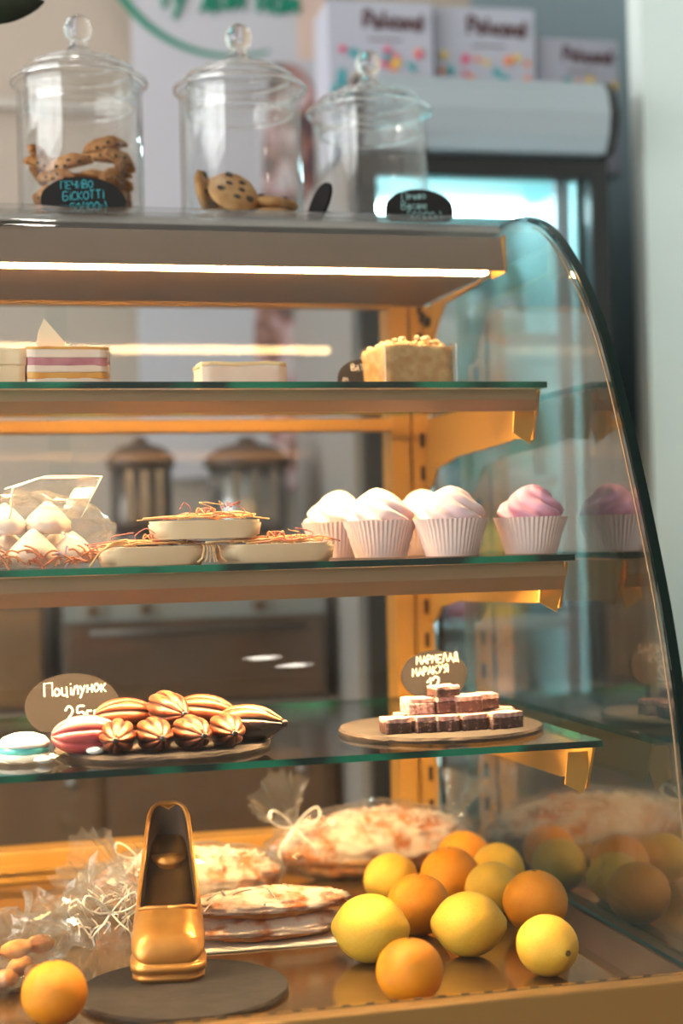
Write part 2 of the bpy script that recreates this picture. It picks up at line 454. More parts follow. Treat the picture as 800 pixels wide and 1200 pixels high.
# shelves: clear sheets with green edges
def shelf(y0, z1, th=.0075):
    bm = bmesh.new()
    prism(bm, [(XL+.03, y0), (XS, y0), (XS, SB), (XL+.03, SB)], 'Z', z1-th, z1, 0, 1)
    return part('glass_shelf', bm, ['shelf_glass', 'glass_edge'])
for y, z in ((S1Y, S1Z), (S2Y, S2Z), (S3Y, S3Z)): shelf(y, z)
# light beams under the two upper shelves
def beam(y0, ztop, h, lamp):
    poly = [(y0+.010, ztop), (y0+.006, ztop-h*.5), (y0+.016, ztop-h), (y0+.021, ztop-h), (y0+.014, ztop-h*.5), (y0+.016, ztop-.002), (y0+.052, ztop-.002), (y0+.052, ztop-.014), (y0+.055, ztop-.014), (y0+.055, ztop)]  # rear lip added to shield the lamp from the rear doors
    b = part('shelf_beam', prism(bmesh.new(), poly, 'X', XL+.035, XS-.010), 'beige_metal')
    part('lamp_strip', bx(XL+.06, XS-.05, y0+.026, y0+.044, ztop-.009, ztop-.002), lamp, b)
    return b
beam(S1Y, S1Z-.0085, .026, 'upper_shelf_lamp')
beam(S2Y, S2Z-.0085, .033, 'lower_shelf_lamp')
# canopy with lamp
cy0 = 1.905
cn = part('canopy', prism(bmesh.new(), [(cy0+.012, 1.527), (cy0, 1.487), (cy0, 1.482), (cy0+.004, 1.482), (cy0+.006, 1.489), (PY, 1.489), (PY, 1.527)], 'X', XL+.03, XS-.010), 'canopy_metal')
part('lamp_strip', bx(XL+.05, XS-.03, cy0+.008, cy0+.026, 1.4795, 1.488), 'canopy_lamp', cn)
part('end_plate', bx(XS-.0105, XS-.008, cy0-.001, cy0+.05, 1.4795, 1.528), 'warm_lit_metal', cn)
part('top_plate', prism(bmesh.new(), [(2.03, TOPZ-.009), (2.03, TOPZ), (2.42, TOPZ), (2.42, TOPZ-.009)], 'X', XL-.02, XE+.004), 'top_slab')
# curved front glass and end panes
prof = [(2.03, 1.566), (1.97, 1.5645), (1.918, 1.554), (1.86, 1.531), (1.806, 1.494), (1.755, 1.446), (1.708, 1.389), (1.669, 1.323), (1.624, 1.228), (1.582, 1.129), (1.549, 1.038), (1.522, .932), (1.503, .80), (1.495, .690)]
pc = [(v.x, v.y) for v in catmull([(a, b, 0) for a, b in prof], 5)]
def offset(pts, d):
    out = []
    for i, p in enumerate(pts):
        a = Vector(pts[max(i-1, 0)]); b = Vector(pts[min(i+1, len(pts)-1)]); t = (b-a).normalized()
        out.append((p[0]-t.y*d, p[1]+t.x*d))
    return out
inn = offset(pc, .006)
bm = bmesh.new()
for side in (pc, inn):
    A = [bm.verts.new((XL, y, z)) for y, z in side]; B = [bm.verts.new((XE, y, z)) for y, z in side]
    for i in range(len(A)-1): bm.faces.new((A[i], A[i+1], B[i+1], B[i]))
    if side is pc: A0, B0 = A, B
def edge_face(*vv):
    f = bm.faces.new([bm.verts.new(v.co) for v in vv]); f.material_index = 1
for i in range(len(A)-1):
    edge_face(A0[i], A0[i+1], A[i+1], A[i]); edge_face(B0[i], B0[i+1], B[i+1], B[i])
edge_face(A0[0], B0[0], B[0], A[0]); edge_face(A0[-1], B0[-1], B[-1], A[-1])
# outer and inner skins face away from each other
for f in bm.faces:
    f.normal_update()
part('front_glass', bm, ['front_pane', 'glass_edge_dark'], smooth=True)
for x0, x1 in ((XE, XE+.011), (XL-.011, XL)):
    bm = prism(bmesh.new(), pc+[(2.36, .690), (2.36, 1.566)], 'X', x0, x1, 0, 1)
    ep = part('end_glass', bm, ['case_glass', 'glass_edge_dark'])
    ge = offset(pc, .009)
    bm = bmesh.new()
    xs = x0-.003 if x0 > 0 else x1+.003
    tube(bm, [(xs, y, z) for y, z in ge[12:]], .0013, 6)
    part('edge_seal', bm, 'beige_metal', ep)

# ================================================================ ON TOP: jars, tags, cookies
jar = thing('cookie_jar', 'clear glass cookie jar holding biscotti', 'jar', (0, 0, 0))
R = .083
bodyp = [(0, .002), (R-.006, .002), (R, .008), (R, .165), (R+.002, .174), (R+.002, .176), (R-.002, .176), (R-.004, .168), (R-.004, .012), (R-.010, .008), (0, .008)]
obj('jar_body', lathe(bmesh.new(), bodyp, 64, caps=False), 'jar_glass', jar, smooth=True)
bm = lathe(bmesh.new(), [(0, 0), (R-.006, 0), (R-.002, .003), (R-.008, .006), (0, .006)], 48, caps=False)
obj('jar_foot', bm, 'clear_glass', jar, smooth=True)
lid = obj('lid', lathe(bmesh.new(), [(R-.010, .150), (R-.008, .178), (R+.006, .179), (R+.007, .185), (R-.002, .190), (R-.020, .202), (R-.045, .212), (.022, .220), (.012, .226), (.010, .224), (.020, .216), (R-.045, .208), (R-.022, .198), (R-.010, .186), (R-.013, .150)], 64, caps=False), 'jar_glass', jar, smooth=True)
for rr, zz, t in ((R+.006, .182, .003), (R-.012, .198, .0025), (R-.032, .208, .0022), (R-.011, .152, .002)):
    bm = bmesh.new(); tube(bm, [(rr*math.cos(a), rr*math.sin(a), zz) for a in [2*PI*k/48 for k in range(49)]], t, 8, closed_ends=False)
    obj('lid_ring', bm, 'clear_glass', lid, smooth=True)
kn = lathe(bmesh.new(), [(0, .219), (.018, .220), (.014, .227), (.0105, .231), (.012, .235), (.0175, .243), (.0185, .252), (.015, .262), (.007, .267), (0, .268)], 32, caps=False)
obj('knob', kn, 'clear_glass', lid, smooth=True)
JY = 2.115
jx = [at(95, 200, Y=JY).x, at(283, 200, Y=JY).x, at(434, 200, Y=JY+.085).x]
jar.location = (jx[0], JY, TOPZ)
jar.scale = (1, 1, 1.06)
j2 = dup(jar, (jx[1], JY, TOPZ), (0, 0, 1), 'clear glass cookie jar holding a few chocolate chip cookies')
j3 = dup(jar, (jx[2], JY+.085, TOPZ), (0, 0, 2), 'empty clear glass cookie jar beside the fridge')

pbr('biscotti', (206, 150, 92), .85, rgb2=(160, 100, 56), scale=60, bump=.8, bscale=120)
pbr('cookie', (214, 168, 112), .85, rgb2=(190, 136, 82), scale=50, bump=.7, bscale=110)
pbr('choc', (62, 40, 30), .5)
def biscotto():
    bm = bmesh.new()
    pts = [(-.036, 0), (-.030, .012), (-.012, .019), (.012, .020), (.030, .012), (.037, 0)]
    prism(bm, pts, 'Y', -.007, .007)
    bmesh.ops.bevel(bm, geom=bm.edges[:], offset=.002, segments=2, affect='EDGES')
    for v in bm.verts: v.co += Vector((nz(v.co, 60), nz(v.co, 60, 3), nz(v.co, 60, 5)))*.0012
    return bm
b0 = None
def jar_piece(mk, name, lab, cat, grp, mats, spots, cx, cy):
    src = None
    for i, (x, y, z, rx, ry, rz, s) in enumerate(spots):
        if src is None:
            src = mk()
            r = src
            tag(r, lab, cat, grp)
        else: r = dup(src, (0, 0, 0))
        r.location = (cx+x, cy+y, TOPZ+.009+z); r.rotation_euler = (rx, ry, rz); r.scale = (s, s, s)
def mk_b():
    r = thing('biscotti_cookie', '', '')
    obj('crust', biscotto(), 'biscotti', r, smooth=True)
    for k, (x, z) in enumerate(((-.016, .006), (.003, .011), (.018, .006), (-.004, .004))):
        obj('almond', ball(bmesh.new(), .0035, .0015, .0022, (x, -.0072, z), 10, 6), 'choc', r, smooth=True)
    return r
sp = []
for i in range(30):
    lay = i//8
    a = i*2.4; rad = (.054 if i % 8 < 6 else .018)
    x = rad*math.cos(a); y = rad*math.sin(a)
    z = lay*.020
    if lay == 2 and x < -.05: continue
    if lay == 3 and x < .015: continue
    sp.append((x, y, z+.002, random.uniform(-.25, .25), random.uniform(-.25, .25), a+PI/2+random.uniform(-.4, .4), .86))
sp += [(-.05, -.03, .060, .2, .15, .5, .9), (-.02, -.05, .058, .1, -.2, -.3, .9), (-.055, .02, .060, .1, .1, 1.3, .9), (.045, -.035, .070, .15, .2, .8, .9)]
sp.append((-.062, -.02, .078, 1.2, .2, 1.2, .8)); sp.append((.03, -.03, .088, .1, -.25, .3, .9)); sp.append((.025, .0, .080, .2, .2, -.5, .85))
jar_piece(mk_b, 'biscotti_cookie', 'sliced tan biscotti cookie piled in the glass jar', 'cookie', 'biscotti in the jar', 'biscotti', sp, jx[0], JY)
def mk_c():
    r = thing('chocolate_chip_cookie', '', '')
    bm = lathe(bmesh.new(), [(0, 0), (.028, .0005), (.034, .005), (.031, .010), (.018, .0135), (0, .0145)], 28, caps=False)
    for v in bm.verts: v.co += Vector((nz(v.co, 70), nz(v.co, 70, 3), nz(v.co, 70, 5)))*.0015
    obj('biscuit', bm, 'cookie', r, smooth=True)
    for k in range(7):
        a = k*2.4; q = .008+.0028*k
        obj('chocolate_chip', ball(bmesh.new(), .006, .0045, .0035, (q*math.cos(a), q*math.sin(a), .0125-.00012*q*1000*.1), 10, 6), 'choc', r, smooth=True)
    return r
sp = [(-.058, -.015, .036, 1.35, 0, 1.1, 1), (-.022, -.042, .030, 1.0, .15, .15, 1.05), (.034, -.030, .001, 0, 0, .4, 1.05), (.036, -.028, .017, .06, -.10, 2, 1.05), (-.03, .02, .001, 0, 0, 0, 1), (-.01, .03, .017, .1, .1, 1, 1), (.035, .035, .001, 0, 0, 2, 1), (-.012, .022, .037, .15, .1, 2.2, 1)]
jar_piece(mk_c, 'chocolate_chip_cookie', 'round golden cookie with dark chocolate chips inside the glass jar', 'cookie', 'cookies in the jar', 'cookie', sp, jx[1], JY)

def oval_tag(name, label, cat_mat, loc, w, h, cut, tilt=.12, rz=0., lines=(), tx='chalk_white', th=.004, lift=0.):
    r = thing(name, label, 'price tag', loc, (-tilt, 0, rz))
    pts = []
    zc = h/2-cut
    for k in range(40):
        a = 2*PI*k/40
        pts.append((w/2*math.cos(a), lift+max(0, zc+h/2*math.sin(a))))
    pp = []
    for q in pts:
        if not pp or (Vector(q)-Vector(pp[-1])).length > 1e-5: pp.append(q)
    obj('board', prism(bmesh.new(), pp, 'Y', -th/2, th/2), cat_mat, r)
    for i, (txt, hh, x, z, sl) in enumerate(lines):
        chalk('lettering', txt, hh, tx, r, x, z+lift, -th/2-.0005, sl)
    if lift: obj('stand', bx(-w*.2, w*.2, -th/2, th/2+.012, 0, lift+.006, bev=.001), cat_mat, r)
    return r
px = at(98, 240, Y=2.018)
oval_tag('chalk_tag', 'black oval tag with teal chalk lettering before the biscotti jar', 'black_tag', (px.x, 2.02, TOPZ), .108, .064, .017, .06, 0,
         [('ПЕЧИВО', .0095, -.008, .0315, .06), ('БІСКОТТІ', .0105, 0, .0175, .10), ('50(100г)', .011, .006, .0025, .08)], 'chalk_teal')
px = at(492, 240, Y=2.018)
oval_tag('chalk_tag', 'black oval tag with pale chalk lettering before the empty jar', 'black_tag', (px.x, 2.02, TOPZ), .096, .056, .012, .06, 0,
         [('Печиво', .0105, -.008, .030, .05), ('Вівсяне', .0105, -.008, .0165, .05), ('50(100г)', .0115, .006, .002, .0)], 'chalk_pale')
px = at(384, 240, Y=2.03)
tg = oval_tag('chalk_tag', 'grey slate oval tag turned edgeways and leaning between two jars', 'slate_tag', (0, 0, 0), .062, .028, 0, 0, 0, [], 'chalk_white', .006)
tg.rotation_euler = (0, -.95, -1.0); hz_ = math.hypot(.031*math.sin(.95), .014*math.cos(.95)); tg.location = (px.x, 2.04, TOPZ+hz_-.014*math.cos(.95))

# potted plant beyond the frame edge, one leaf hanging in
pbr('leaf', (34, 46, 30), .5, rgb2=(26, 38, 24), scale=8)
pbr('pot', (50, 44, 42), .6)
lp = at(8, 8, Y=2.0)
pl = thing('potted_plant', 'dark leafy plant in a dark pot at the end of the jars', 'plant', (-.10, 2.12, TOPZ))
obj('pot', lathe(bmesh.new(), [(0, 0), (.05, 0), (.065, .10), (.068, .10), (.068, .112), (.06, .112), (.058, .10), (0, .095)], 32, caps=False), 'pot', pl, smooth=True)
def leaf(base, tip, wd, droop):
    bm = bmesh.new(); base = Vector(base); tip = Vector(tip); d = tip-base
    side = d.cross(Vector((0, 1, .3))).normalized(); n = 10; L, R_ = [], []
    rows = []
    for i in range(n+1):
        t = i/n; c = base+d*t+Vector((0, 0, droop*math.sin(PI*t)))
        ww = wd*math.sin(PI*min(1, .04+t*.96))**.8*(1-.25*t)
        rows.append([bm.verts.new(c-side*ww+Vector((0, .006, 0))), bm.verts.new(c+Vector((0, -.004, 0))), bm.verts.new(c+side*ww+Vector((0, .006, 0)))])
    for A, B in zip(rows, rows[1:]):
        for k in (0, 1): bm.faces.new((A[k], A[k+1], B[k+1], B[k]))
    o = obj('leaf', bm, 'leaf', pl, smooth=True)
    m = o.modifiers.new('thick', 'SOLIDIFY'); m.thickness = .0015
    s = bmesh.new(); tube(s, catmull([(0, 0, .10), tuple(base*.6+Vector((0, 0, .03))), tuple(base)], 5), .003, 6); obj('stem', s, 'leaf', pl, smooth=True)
q = at(52, 2, Y=2.05)-Vector(pl.location)
q0 = at(-40, 10, Y=2.05)-Vector(pl.location)
leaf(q0, q, .034, .01); leaf((-.03, .03, .2), (-.14, .08, .26), .03, .02); leaf((0, .04, .24), (-.02, .12, .36), .03, .02); leaf((-.03, -.02, .18), (-.12, -.06, .14), .03, .03)

# ================================================================ SHELF 1: cakes
pbr('cream', (248, 226, 190), .6, rgb2=(240, 212, 172), scale=40, bump=.3)
pbr('sponge', (240, 208, 150), .9, rgb2=(226, 182, 116), scale=120, bump=.8, bscale=160)
pbr('mousse', (246, 228, 212), .6, rgb2=(238, 214, 196), scale=30)
pbr('berry', (206, 142, 148), .6, rgb2=(184, 110, 124), scale=60)
pbr('apricot', (236, 176, 84), .5, rgb2=(226, 156, 66), scale=50)
pbr('white_choc', (250, 236, 206), .4)
pbr('crumb', (238, 196, 128), .9, rgb2=(216, 160, 88), scale=90, bump=1, bscale=140)
pbr('crumb_pale', (250, 222, 168), .9)
pbr('card', (240, 232, 220), .7)
def slab(parent, name, w, d, z0, z1, mat, jx_=0., seed=0, inset=0.):
    bm = bmesh.new(); box(bm, -w/2+inset, w/2-inset, -d/2+inset, d/2-inset, z0, z1)
    bmesh.ops.subdivide_edges(bm, edges=bm.edges[:], cuts=7, use_grid_fill=True)
    for v in bm.verts:
        k = nz(v.co, 90, seed)*.0012+nz(v.co, 25, seed)*.001
        v.co += Vector((k, k, k if abs(v.co.z-z1) < 1e-6 or abs(v.co.z-z0) < 1e-6 else 0))*(1+jx_)
    return obj(name, bm, mat, parent, smooth=True)
def px_w(x0, x1, y, Y): return at(x1, y, Y=Y).x-at(x0, y, Y=Y).x
Y1 = 1.87
# layered slice
a, b = at(32, 440, Y=Y1).x, at(128, 440, Y=Y1).x
ck = thing('layer_cake_slice', 'pale layered cake slice with berry stripe and white chocolate triangle', 'cake', ((a+b)/2, Y1+.04, S1Z))
W_ = b-a
h = .051
slab(ck, 'sponge_base', W_, .075, .001, .012, 'mousse', seed=1); slab(ck, 'apricot_layer', W_-.001, .074, .012, .019, 'apricot', seed=2)
slab(ck, 'cream_layer', W_, .075, .019, .027, 'mousse', seed=3); slab(ck, 'berry_layer', W_-.002, .074, .027, .036, 'berry', seed=4)
slab(ck, 'mousse_layer', W_, .075, .036, .046, 'mousse', seed=5); slab(ck, 'glaze', W_+.001, .076, .046, .049, 'apricot', seed=6)
obj('cake_card', bx(-W_/2-.003, W_/2+.003, -.04, .04, 0, .001), 'card', ck)
bm = prism(bmesh.new(), [(-.036, .049), (-.032, .070), (-.026, .084), (-.014, .070), (-.004, .058), (0, .049)], 'Y', -.024, -.020)
obj('chocolate_triangle', bm, 'white_choc', ck, rot=(.0, 0, 0))
obj('wrap', bx(W_/2+.0015, W_/2+.002, -.036, .036, .001, .05), 'acetate', ck)
# cream cake at the left edge
ck = thing('cream_cake', 'plain ivory cream cake cut square at the end of the row', 'cake', (at(-8, 440, Y=Y1).x, Y1+.05, S1Z))
slab(ck, 'sponge', .075, .08, .001, .028, 'cream', seed=7); slab(ck, 'frosting', .077, .082, .028, .048, 'cream', seed=8); obj('cake_card', bx(-.042, .042, -.044, .044, 0, .001), 'card', ck)
# cheesecake
a, b = at(238, 440, Y=Y1).x, at(337, 440, Y=Y1).x; W_ = b-a
ck = thing('cheesecake_slice', 'low smooth cream cheesecake slice with golden crumb top', 'cake', ((a+b)/2, Y1+.04, S1Z))
slab(ck, 'crust', W_, .07, .001, .006, 'sponge', seed=9); slab(ck, 'filling', W_, .07, .006, .028, 'mousse', seed=10)
slab(ck, 'golden_top', W_+.001, .071, .028, .032, 'crumb_pale', 1.5, seed=11); obj('cake_card', bx(-W_/2-.003, W_/2+.003, -.038, .038, 0, .001), 'card', ck)
# crumble cake in acetate
a, b = at(448, 440, Y=Y1).x, at(530, 440, Y=Y1).x; W_ = b-a
ck = thing('crumble_cake_slice', 'tall golden crumb-coated cake slice in a clear wrap', 'cake', ((a+b)/2, Y1+.045, S1Z), .12)
slab(ck, 'crumb_body', W_, .082, .001, .052, 'crumb', 2, seed=12)
bm = bmesh.new()
for k in range(150):
    x, y = random.uniform(-W_/2+.004, W_/2-.004), random.uniform(-.036, .036)
    top = .052+.014*max(0, 1-(x*x)/(W_/2)**2)*random.random()
    s = random.uniform(.0025, .005)
    q0 = len(bm.verts); ball(bm, s, s*.8, s*.7, (x, y, top), 7, 5, lambda d, t, p: 1+.3*nz(d, 2, k))
o = obj('crumb_topping', bm, 'crumb_pale', ck, smooth=False); o['kind'] = 'stuff'
bm = bmesh.new()
for (x0, y0, x1, y1) in ((-W_/2-.003, -.044, W_/2+.003, -.044), (W_/2+.003, -.044, W_/2+.003, .044), (-W_/2-.003, .044, -W_/2-.003, -.044)):
    q = [bm.verts.new(v) for v in ((x0, y0, .001), (x1, y1, .001), (x1, y1, .056), (x0, y0, .056))]; bm.faces.new(q)
bmesh.ops.remove_doubles(bm, verts=bm.verts, dist=1e-5)
o = obj('wrap', bm, 'acetate', ck); m = o.modifiers.new('thick', 'SOLIDIFY'); m.thickness = .0004
bm = bmesh.new()
for x, y in ((-W_/2-.003, -.044), (W_/2+.003, -.044)): box(bm, x-.0006, x+.0006, y-.0008, y+.0004, .001, .056)
obj('wrap_edge', bm, 'card', ck)
obj('cake_card', bx(-W_/2-.005, W_/2+.005, -.046, .046, 0, .001), 'card', ck)
# small tag beside it
px = at(424, 450, Y=1.93)
oval_tag('chalk_tag', 'small brown tag with pale writing beside the crumble cake', 'slate_tag', (px.x+.004, 1.945, S1Z), .062, .05, .006, .15, 0,
         [('ВАТЕЛИ', .0080, .004, .029, 0), ('(0', .0075, -.022, .012, 0), ('50', .009, .012, .006, 0)])

# ================================================================ SHELF 2
# ---- cellophane shapes
def film_shell(name, label, loc, rx, ry, rz, parent=None, rot=0., seed=0, crump=.12, nu=36, nv=18, zmin=0., mat='film'):
    bm = bmesh.new()
    def f(d, th, ph):
        return 1+crump*(nz(d, 3.2, seed)+.7*nz(d, 7, seed+4))+crump*.5*abs(nz(d, 5, seed+9))
    ball(bm, rx, ry, rz, (0, 0, rz*.92), nu, nv, f)
    for v in bm.verts: v.co.z = max(v.co.z, zmin+.0008)
    o = obj(name, bm, mat, parent, loc, (0, 0, rot))
    return o
def tuft(name, parent, base, direction, L, r0, r1, seed=0, n=34):
    """gathered neck flaring into a pleated fan of film"""
    bm = bmesh.new(); d = Vector(direction).normalized()
    a = d.orthogonal().normalized(); b = d.cross(a)
    rows = []
    for i in range(8):
        t = i/7; r = r0+(r1-r0)*t**1.3
        rows.append([])
        for k in range(n):
            an = 2*PI*k/n; rr = r*(1+(.35*t+.15)*(1 if k % 2 else -1)*.3+.35*t*nz((math.cos(an), math.sin(an), t), 2, seed))
            p = Vector(base)+d*(L*t*(1+.25*t*nz((math.cos(an)*2, math.sin(an)*2, 0), 1.5, seed+3)))+a*rr*math.cos(an)+b*rr*math.sin(an)
            rows[-1].append(bm.verts.new(p))
    for A, B in zip(rows, rows[1:]):
        for k in range(n): bm.faces.new((A[k], A[(k+1) % n], B[(k+1) % n], B[k]))
    return obj(name, bm, 'film', parent)
pbr('ribbon', (250, 244, 234), .5)
def bow(parent, c, s, seed=0):
    bm = bmesh.new(); c = Vector(c); rnd = random.Random(seed)
    for sx in (-1, 1):
        tube(bm, catmull([c+Vector(v)*s for v in ((0, 0, 0), (sx*.5, -.1, .55), (sx*.95, -.15, .75), (sx*1.0, -.2, .35), (sx*.5, -.1, .05), (0, 0, 0))], 5), s*.085, 6, flat=.4)
        tube(bm, catmull([c+Vector(v)*s for v in ((0, 0, 0), (sx*.35, -.25, -.4), (sx*.7, -.3, -.75), (sx*rnd.uniform(.5, 1.1), -.2, -1.2))], 5), s*.07, 6, flat=.4)
    return obj('ribbon_bow', bm, 'ribbon', parent, smooth=True)

pbr('meringue', (252, 238, 226), .7, rgb2=(250, 226, 216), scale=30)
mx, my = at(40, 660, Y=1.80).x, 1.82
msrc = None
for i, (x, y, z, s) in enumerate(((-.055, 0, 0, 1), (0, -.005, 0, 1.05), (.045, .005, 0, .95), (-.025, .045, 0, 1), (.03, .05, 0, 1), (-.03, .015, .034, .95), (.018, .018, .034, 1))):
    if msrc is None:
        def mw(a, z): return 1+.06*math.sin(7*a+z*260)
        msrc = obj('meringue', lathe(bmesh.new(), [(0, 0), (.020, 0), (.026, .006), (.026, .014), (.020, .022), (.012, .030), (.004, .037), (0, .039)], 28, wob=mw, caps=False), 'meringue', smooth=True)
        tag(msrc, 'white swirled meringue inside the clear bag on the middle shelf', 'meringue', 'meringues in the bag'); r = msrc
    else: r = dup(msrc, (0, 0, 0))
    r.location = (mx+x, my+y, S2Z+.004+z); r.scale = (s, s, s)
bag = thing('meringue_bag', 'clear cellophane bag of white meringues on the middle shelf', 'bag', (mx, my+.015, S2Z))
film_shell('bag_film', '', (0, 0, 0), .092, .066, .044, bag, seed=3, crump=.16)
bm = bmesh.new()   # stiff open mouth of the bag, folded up
rows = []
for i in range(5):
    t = i/4
    row = []
    for k, (x, y) in enumerate(((-.03, -.02), (.0, -.026), (.03, -.02), (.052, 0), (.03, .02), (-.005, .024), (-.035, .014))):
        row.append(bm.verts.new((x*(1+.25*t)+.004+.012*t+.003*nz((k, i, 0), 1.3), y*(1+.1*t), .055+.048*t-(.012*t if k in (0, 6) else 0))))
    rows.append(row)
for A, B in zip(rows, rows[1:]):
    for k in range(len(A)-1): bm.faces.new((A[k], A[k+1], B[k+1], B[k]))
ed = [v.co.copy() for v in rows[-1]]; sd = [r_[3].co.copy() for r_ in rows]; sd2 = [r_[0].co.copy() for r_ in rows]
obj('bag_mouth', bm, 'film', bag)
bm = bmesh.new(); tube(bm, ed, .0012, 5); tube(bm, sd, .0010, 5); tube(bm, sd2, .0012, 5); obj('mouth_fold', bm, 'ribbon', bag, smooth=True)
pbr('shred', (222, 150, 104), .8, rgb2=(196, 120, 90), scale=60)
pbr('shred_lilac', (190, 176, 208), .8)
bm = bmesh.new(); bm2 = bmesh.new()
for k in range(70):
    a = random.uniform(PI, 2*PI); rr = random.uniform(.9, 1.02)
    c = Vector((.088*rr*math.cos(a), .063*rr*math.sin(a), random.uniform(.002, .02)))
    d = Vector((random.uniform(-1, 1), random.uniform(-.4, .4), random.uniform(-.5, .6)))*.014
    tube(bm if k % 6 else bm2, catmull([c-d, c+Vector((0, 0, .004)), c+d], 3), .0011, 4)
o = obj('paper_shred', bm, 'shred', bag); o['kind'] = 'stuff'
o = obj('paper_shred', bm2, 'shred_lilac', bag); o['kind'] = 'stuff'

# ---- flat iced bars tied with raffia
pbr('bar_icing', (246, 216, 176), .6, rgb2=(240, 206, 164), scale=20)
pbr('raffia', (244, 206, 150), .7, rgb2=(230, 178, 122), scale=60)
pbr('raffia_red', (216, 130, 118), .7)
def bar(name, label, loc, L, D, H, rot, seed, topz=0):
    r = thing(name, label, 'cookie bar', loc, rot, 'iced bars tied with raffia')
    bm = bmesh.new()
    pts = []
    for k in range(36):
        a = 2*PI*k/36; ca, sa = math.cos(a), math.sin(a); e = .45
        pts.append((L/2*math.copysign(abs(ca)**e, ca), D/2*math.copysign(abs(sa)**e, sa)))
    vs_ = None
    prism(bm, pts, 'Z', 0, H)
    for v in bm.verts:
        if v.co.z < H*.5: v.co.x *= .94; v.co.y *= .92
    es = [e for e in bm.edges if len(e.link_faces) == 2 and any(len(f.verts) > 10 for f in e.link_faces)]
    bmesh.ops.bevel(bm, geom=es, offset=.0035, segments=3, affect='EDGES')
    obj('iced_biscuit', bm, 'bar_icing', r, smooth=True)
    rnd = random.Random(seed); bm = bmesh.new(); br = bmesh.new()
    for k in range(16):
        x0 = rnd.uniform(-.25, .25)*L; y0 = -D/2-.002
        pts = [(x0-.45*L*rnd.uniform(.3, 1), -D/2+rnd.uniform(-.002, .02), H+rnd.uniform(.001, .004)), (x0, rnd.uniform(-.3, .1)*D, H+rnd.uniform(.003, .009)), (x0+.25*L*rnd.uniform(.2, 1), rnd.uniform(-.2, .3)*D, H+rnd.uniform(.003, .010)), (x0+.42*L*rnd.uniform(.5, 1.1), rnd.uniform(-.3, .4)*D, H+rnd.uniform(.0, .006))]
        tube(bm if k % 7 else br, catmull(pts, 5), rnd.uniform(.0006, .0013), 4)
    for k in range(5):      # loose curled ends
        x0 = rnd.uniform(-.4, .4)*L
        pts = [(x0, -D*.2, H+.004), (x0+rnd.uniform(-.01, .01), -D*.25, H+.012), (x0+rnd.uniform(-.02, .02), -D*.3, H+rnd.uniform(.014, .022)), (x0+rnd.uniform(-.02, .02), -D*.3, H+rnd.uniform(.012, .018))]
        tube(bm if k % 2 else br, catmull(pts, 4), .0006, 4)
    for k in range(4):      # knot loops
        a = k*PI/2
        tube(br if k % 2 else bm, catmull([(0, -D*.1, H+.006), (.008*math.cos(a), -D*.1+.006*math.sin(a), H+.014), (.014*math.cos(a+.7), -D*.1+.008*math.sin(a+.7), H+.008), (0, -D*.1, H+.005)], 4), .001, 4)
    obj('raffia_tie', bm, 'raffia', r, smooth=True); obj('red_raffia_tie', br, 'raffia_red', r, smooth=True)
    return r
YB2 = 1.795
g = at(178, 660, Y=YB2)
bar('iced_bar', 'pale iced bar tied with raffia lying beside the meringue bag', (g.x, YB2, S2Z), .122, .07, .021, .03, 1)
g = at(322, 655, Y=YB2)
bar('iced_bar', 'pale iced bar tied with raffia lying beside the marshmallow cups', (g.x, YB2, S2Z), .138, .07, .021, .05, 2)
g = at(240, 625, Y=YB2)
bar('iced_bar', 'pale iced bar with a raffia bow laid across two others', (g.x, YB2, S2Z+.0285), .128, .075, .021, .0, 3)
bm = bmesh.new()
for k in range(9):
    x = random.uniform(-.006, .006)
    tube(bm, catmull([(x, .01, .022), (x*1.5, -.035, .020), (x*2, -.040, .008), (x*3, -.042, random.uniform(.0015, .003))], 4), .0009, 4)
o = obj('raffia_tail', bm, 'raffia', loc=(at(242, 650, Y=YB2).x, YB2, S2Z)); tag(o, 'small frayed bundle of raffia strands between the two lower iced bars', 'raffia')
bm = bmesh.new()
for k in range(3):
    tube(bm, catmull([(.06+.004*k, -.01, .012), (.035, -.022, .024+.002*k), (.012, -.034, .018), (0, -.040+.001*k, .004), (-.003, -.041, .001)], 5), .0012, 4)
o = obj('raffia_tail', bm, 'raffia', loc=(at(104, 668, Y=YB2).x, YB2, S2Z)); tag(o, 'curved raffia strand drooping to the glass beside the meringue bag', 'raffia')

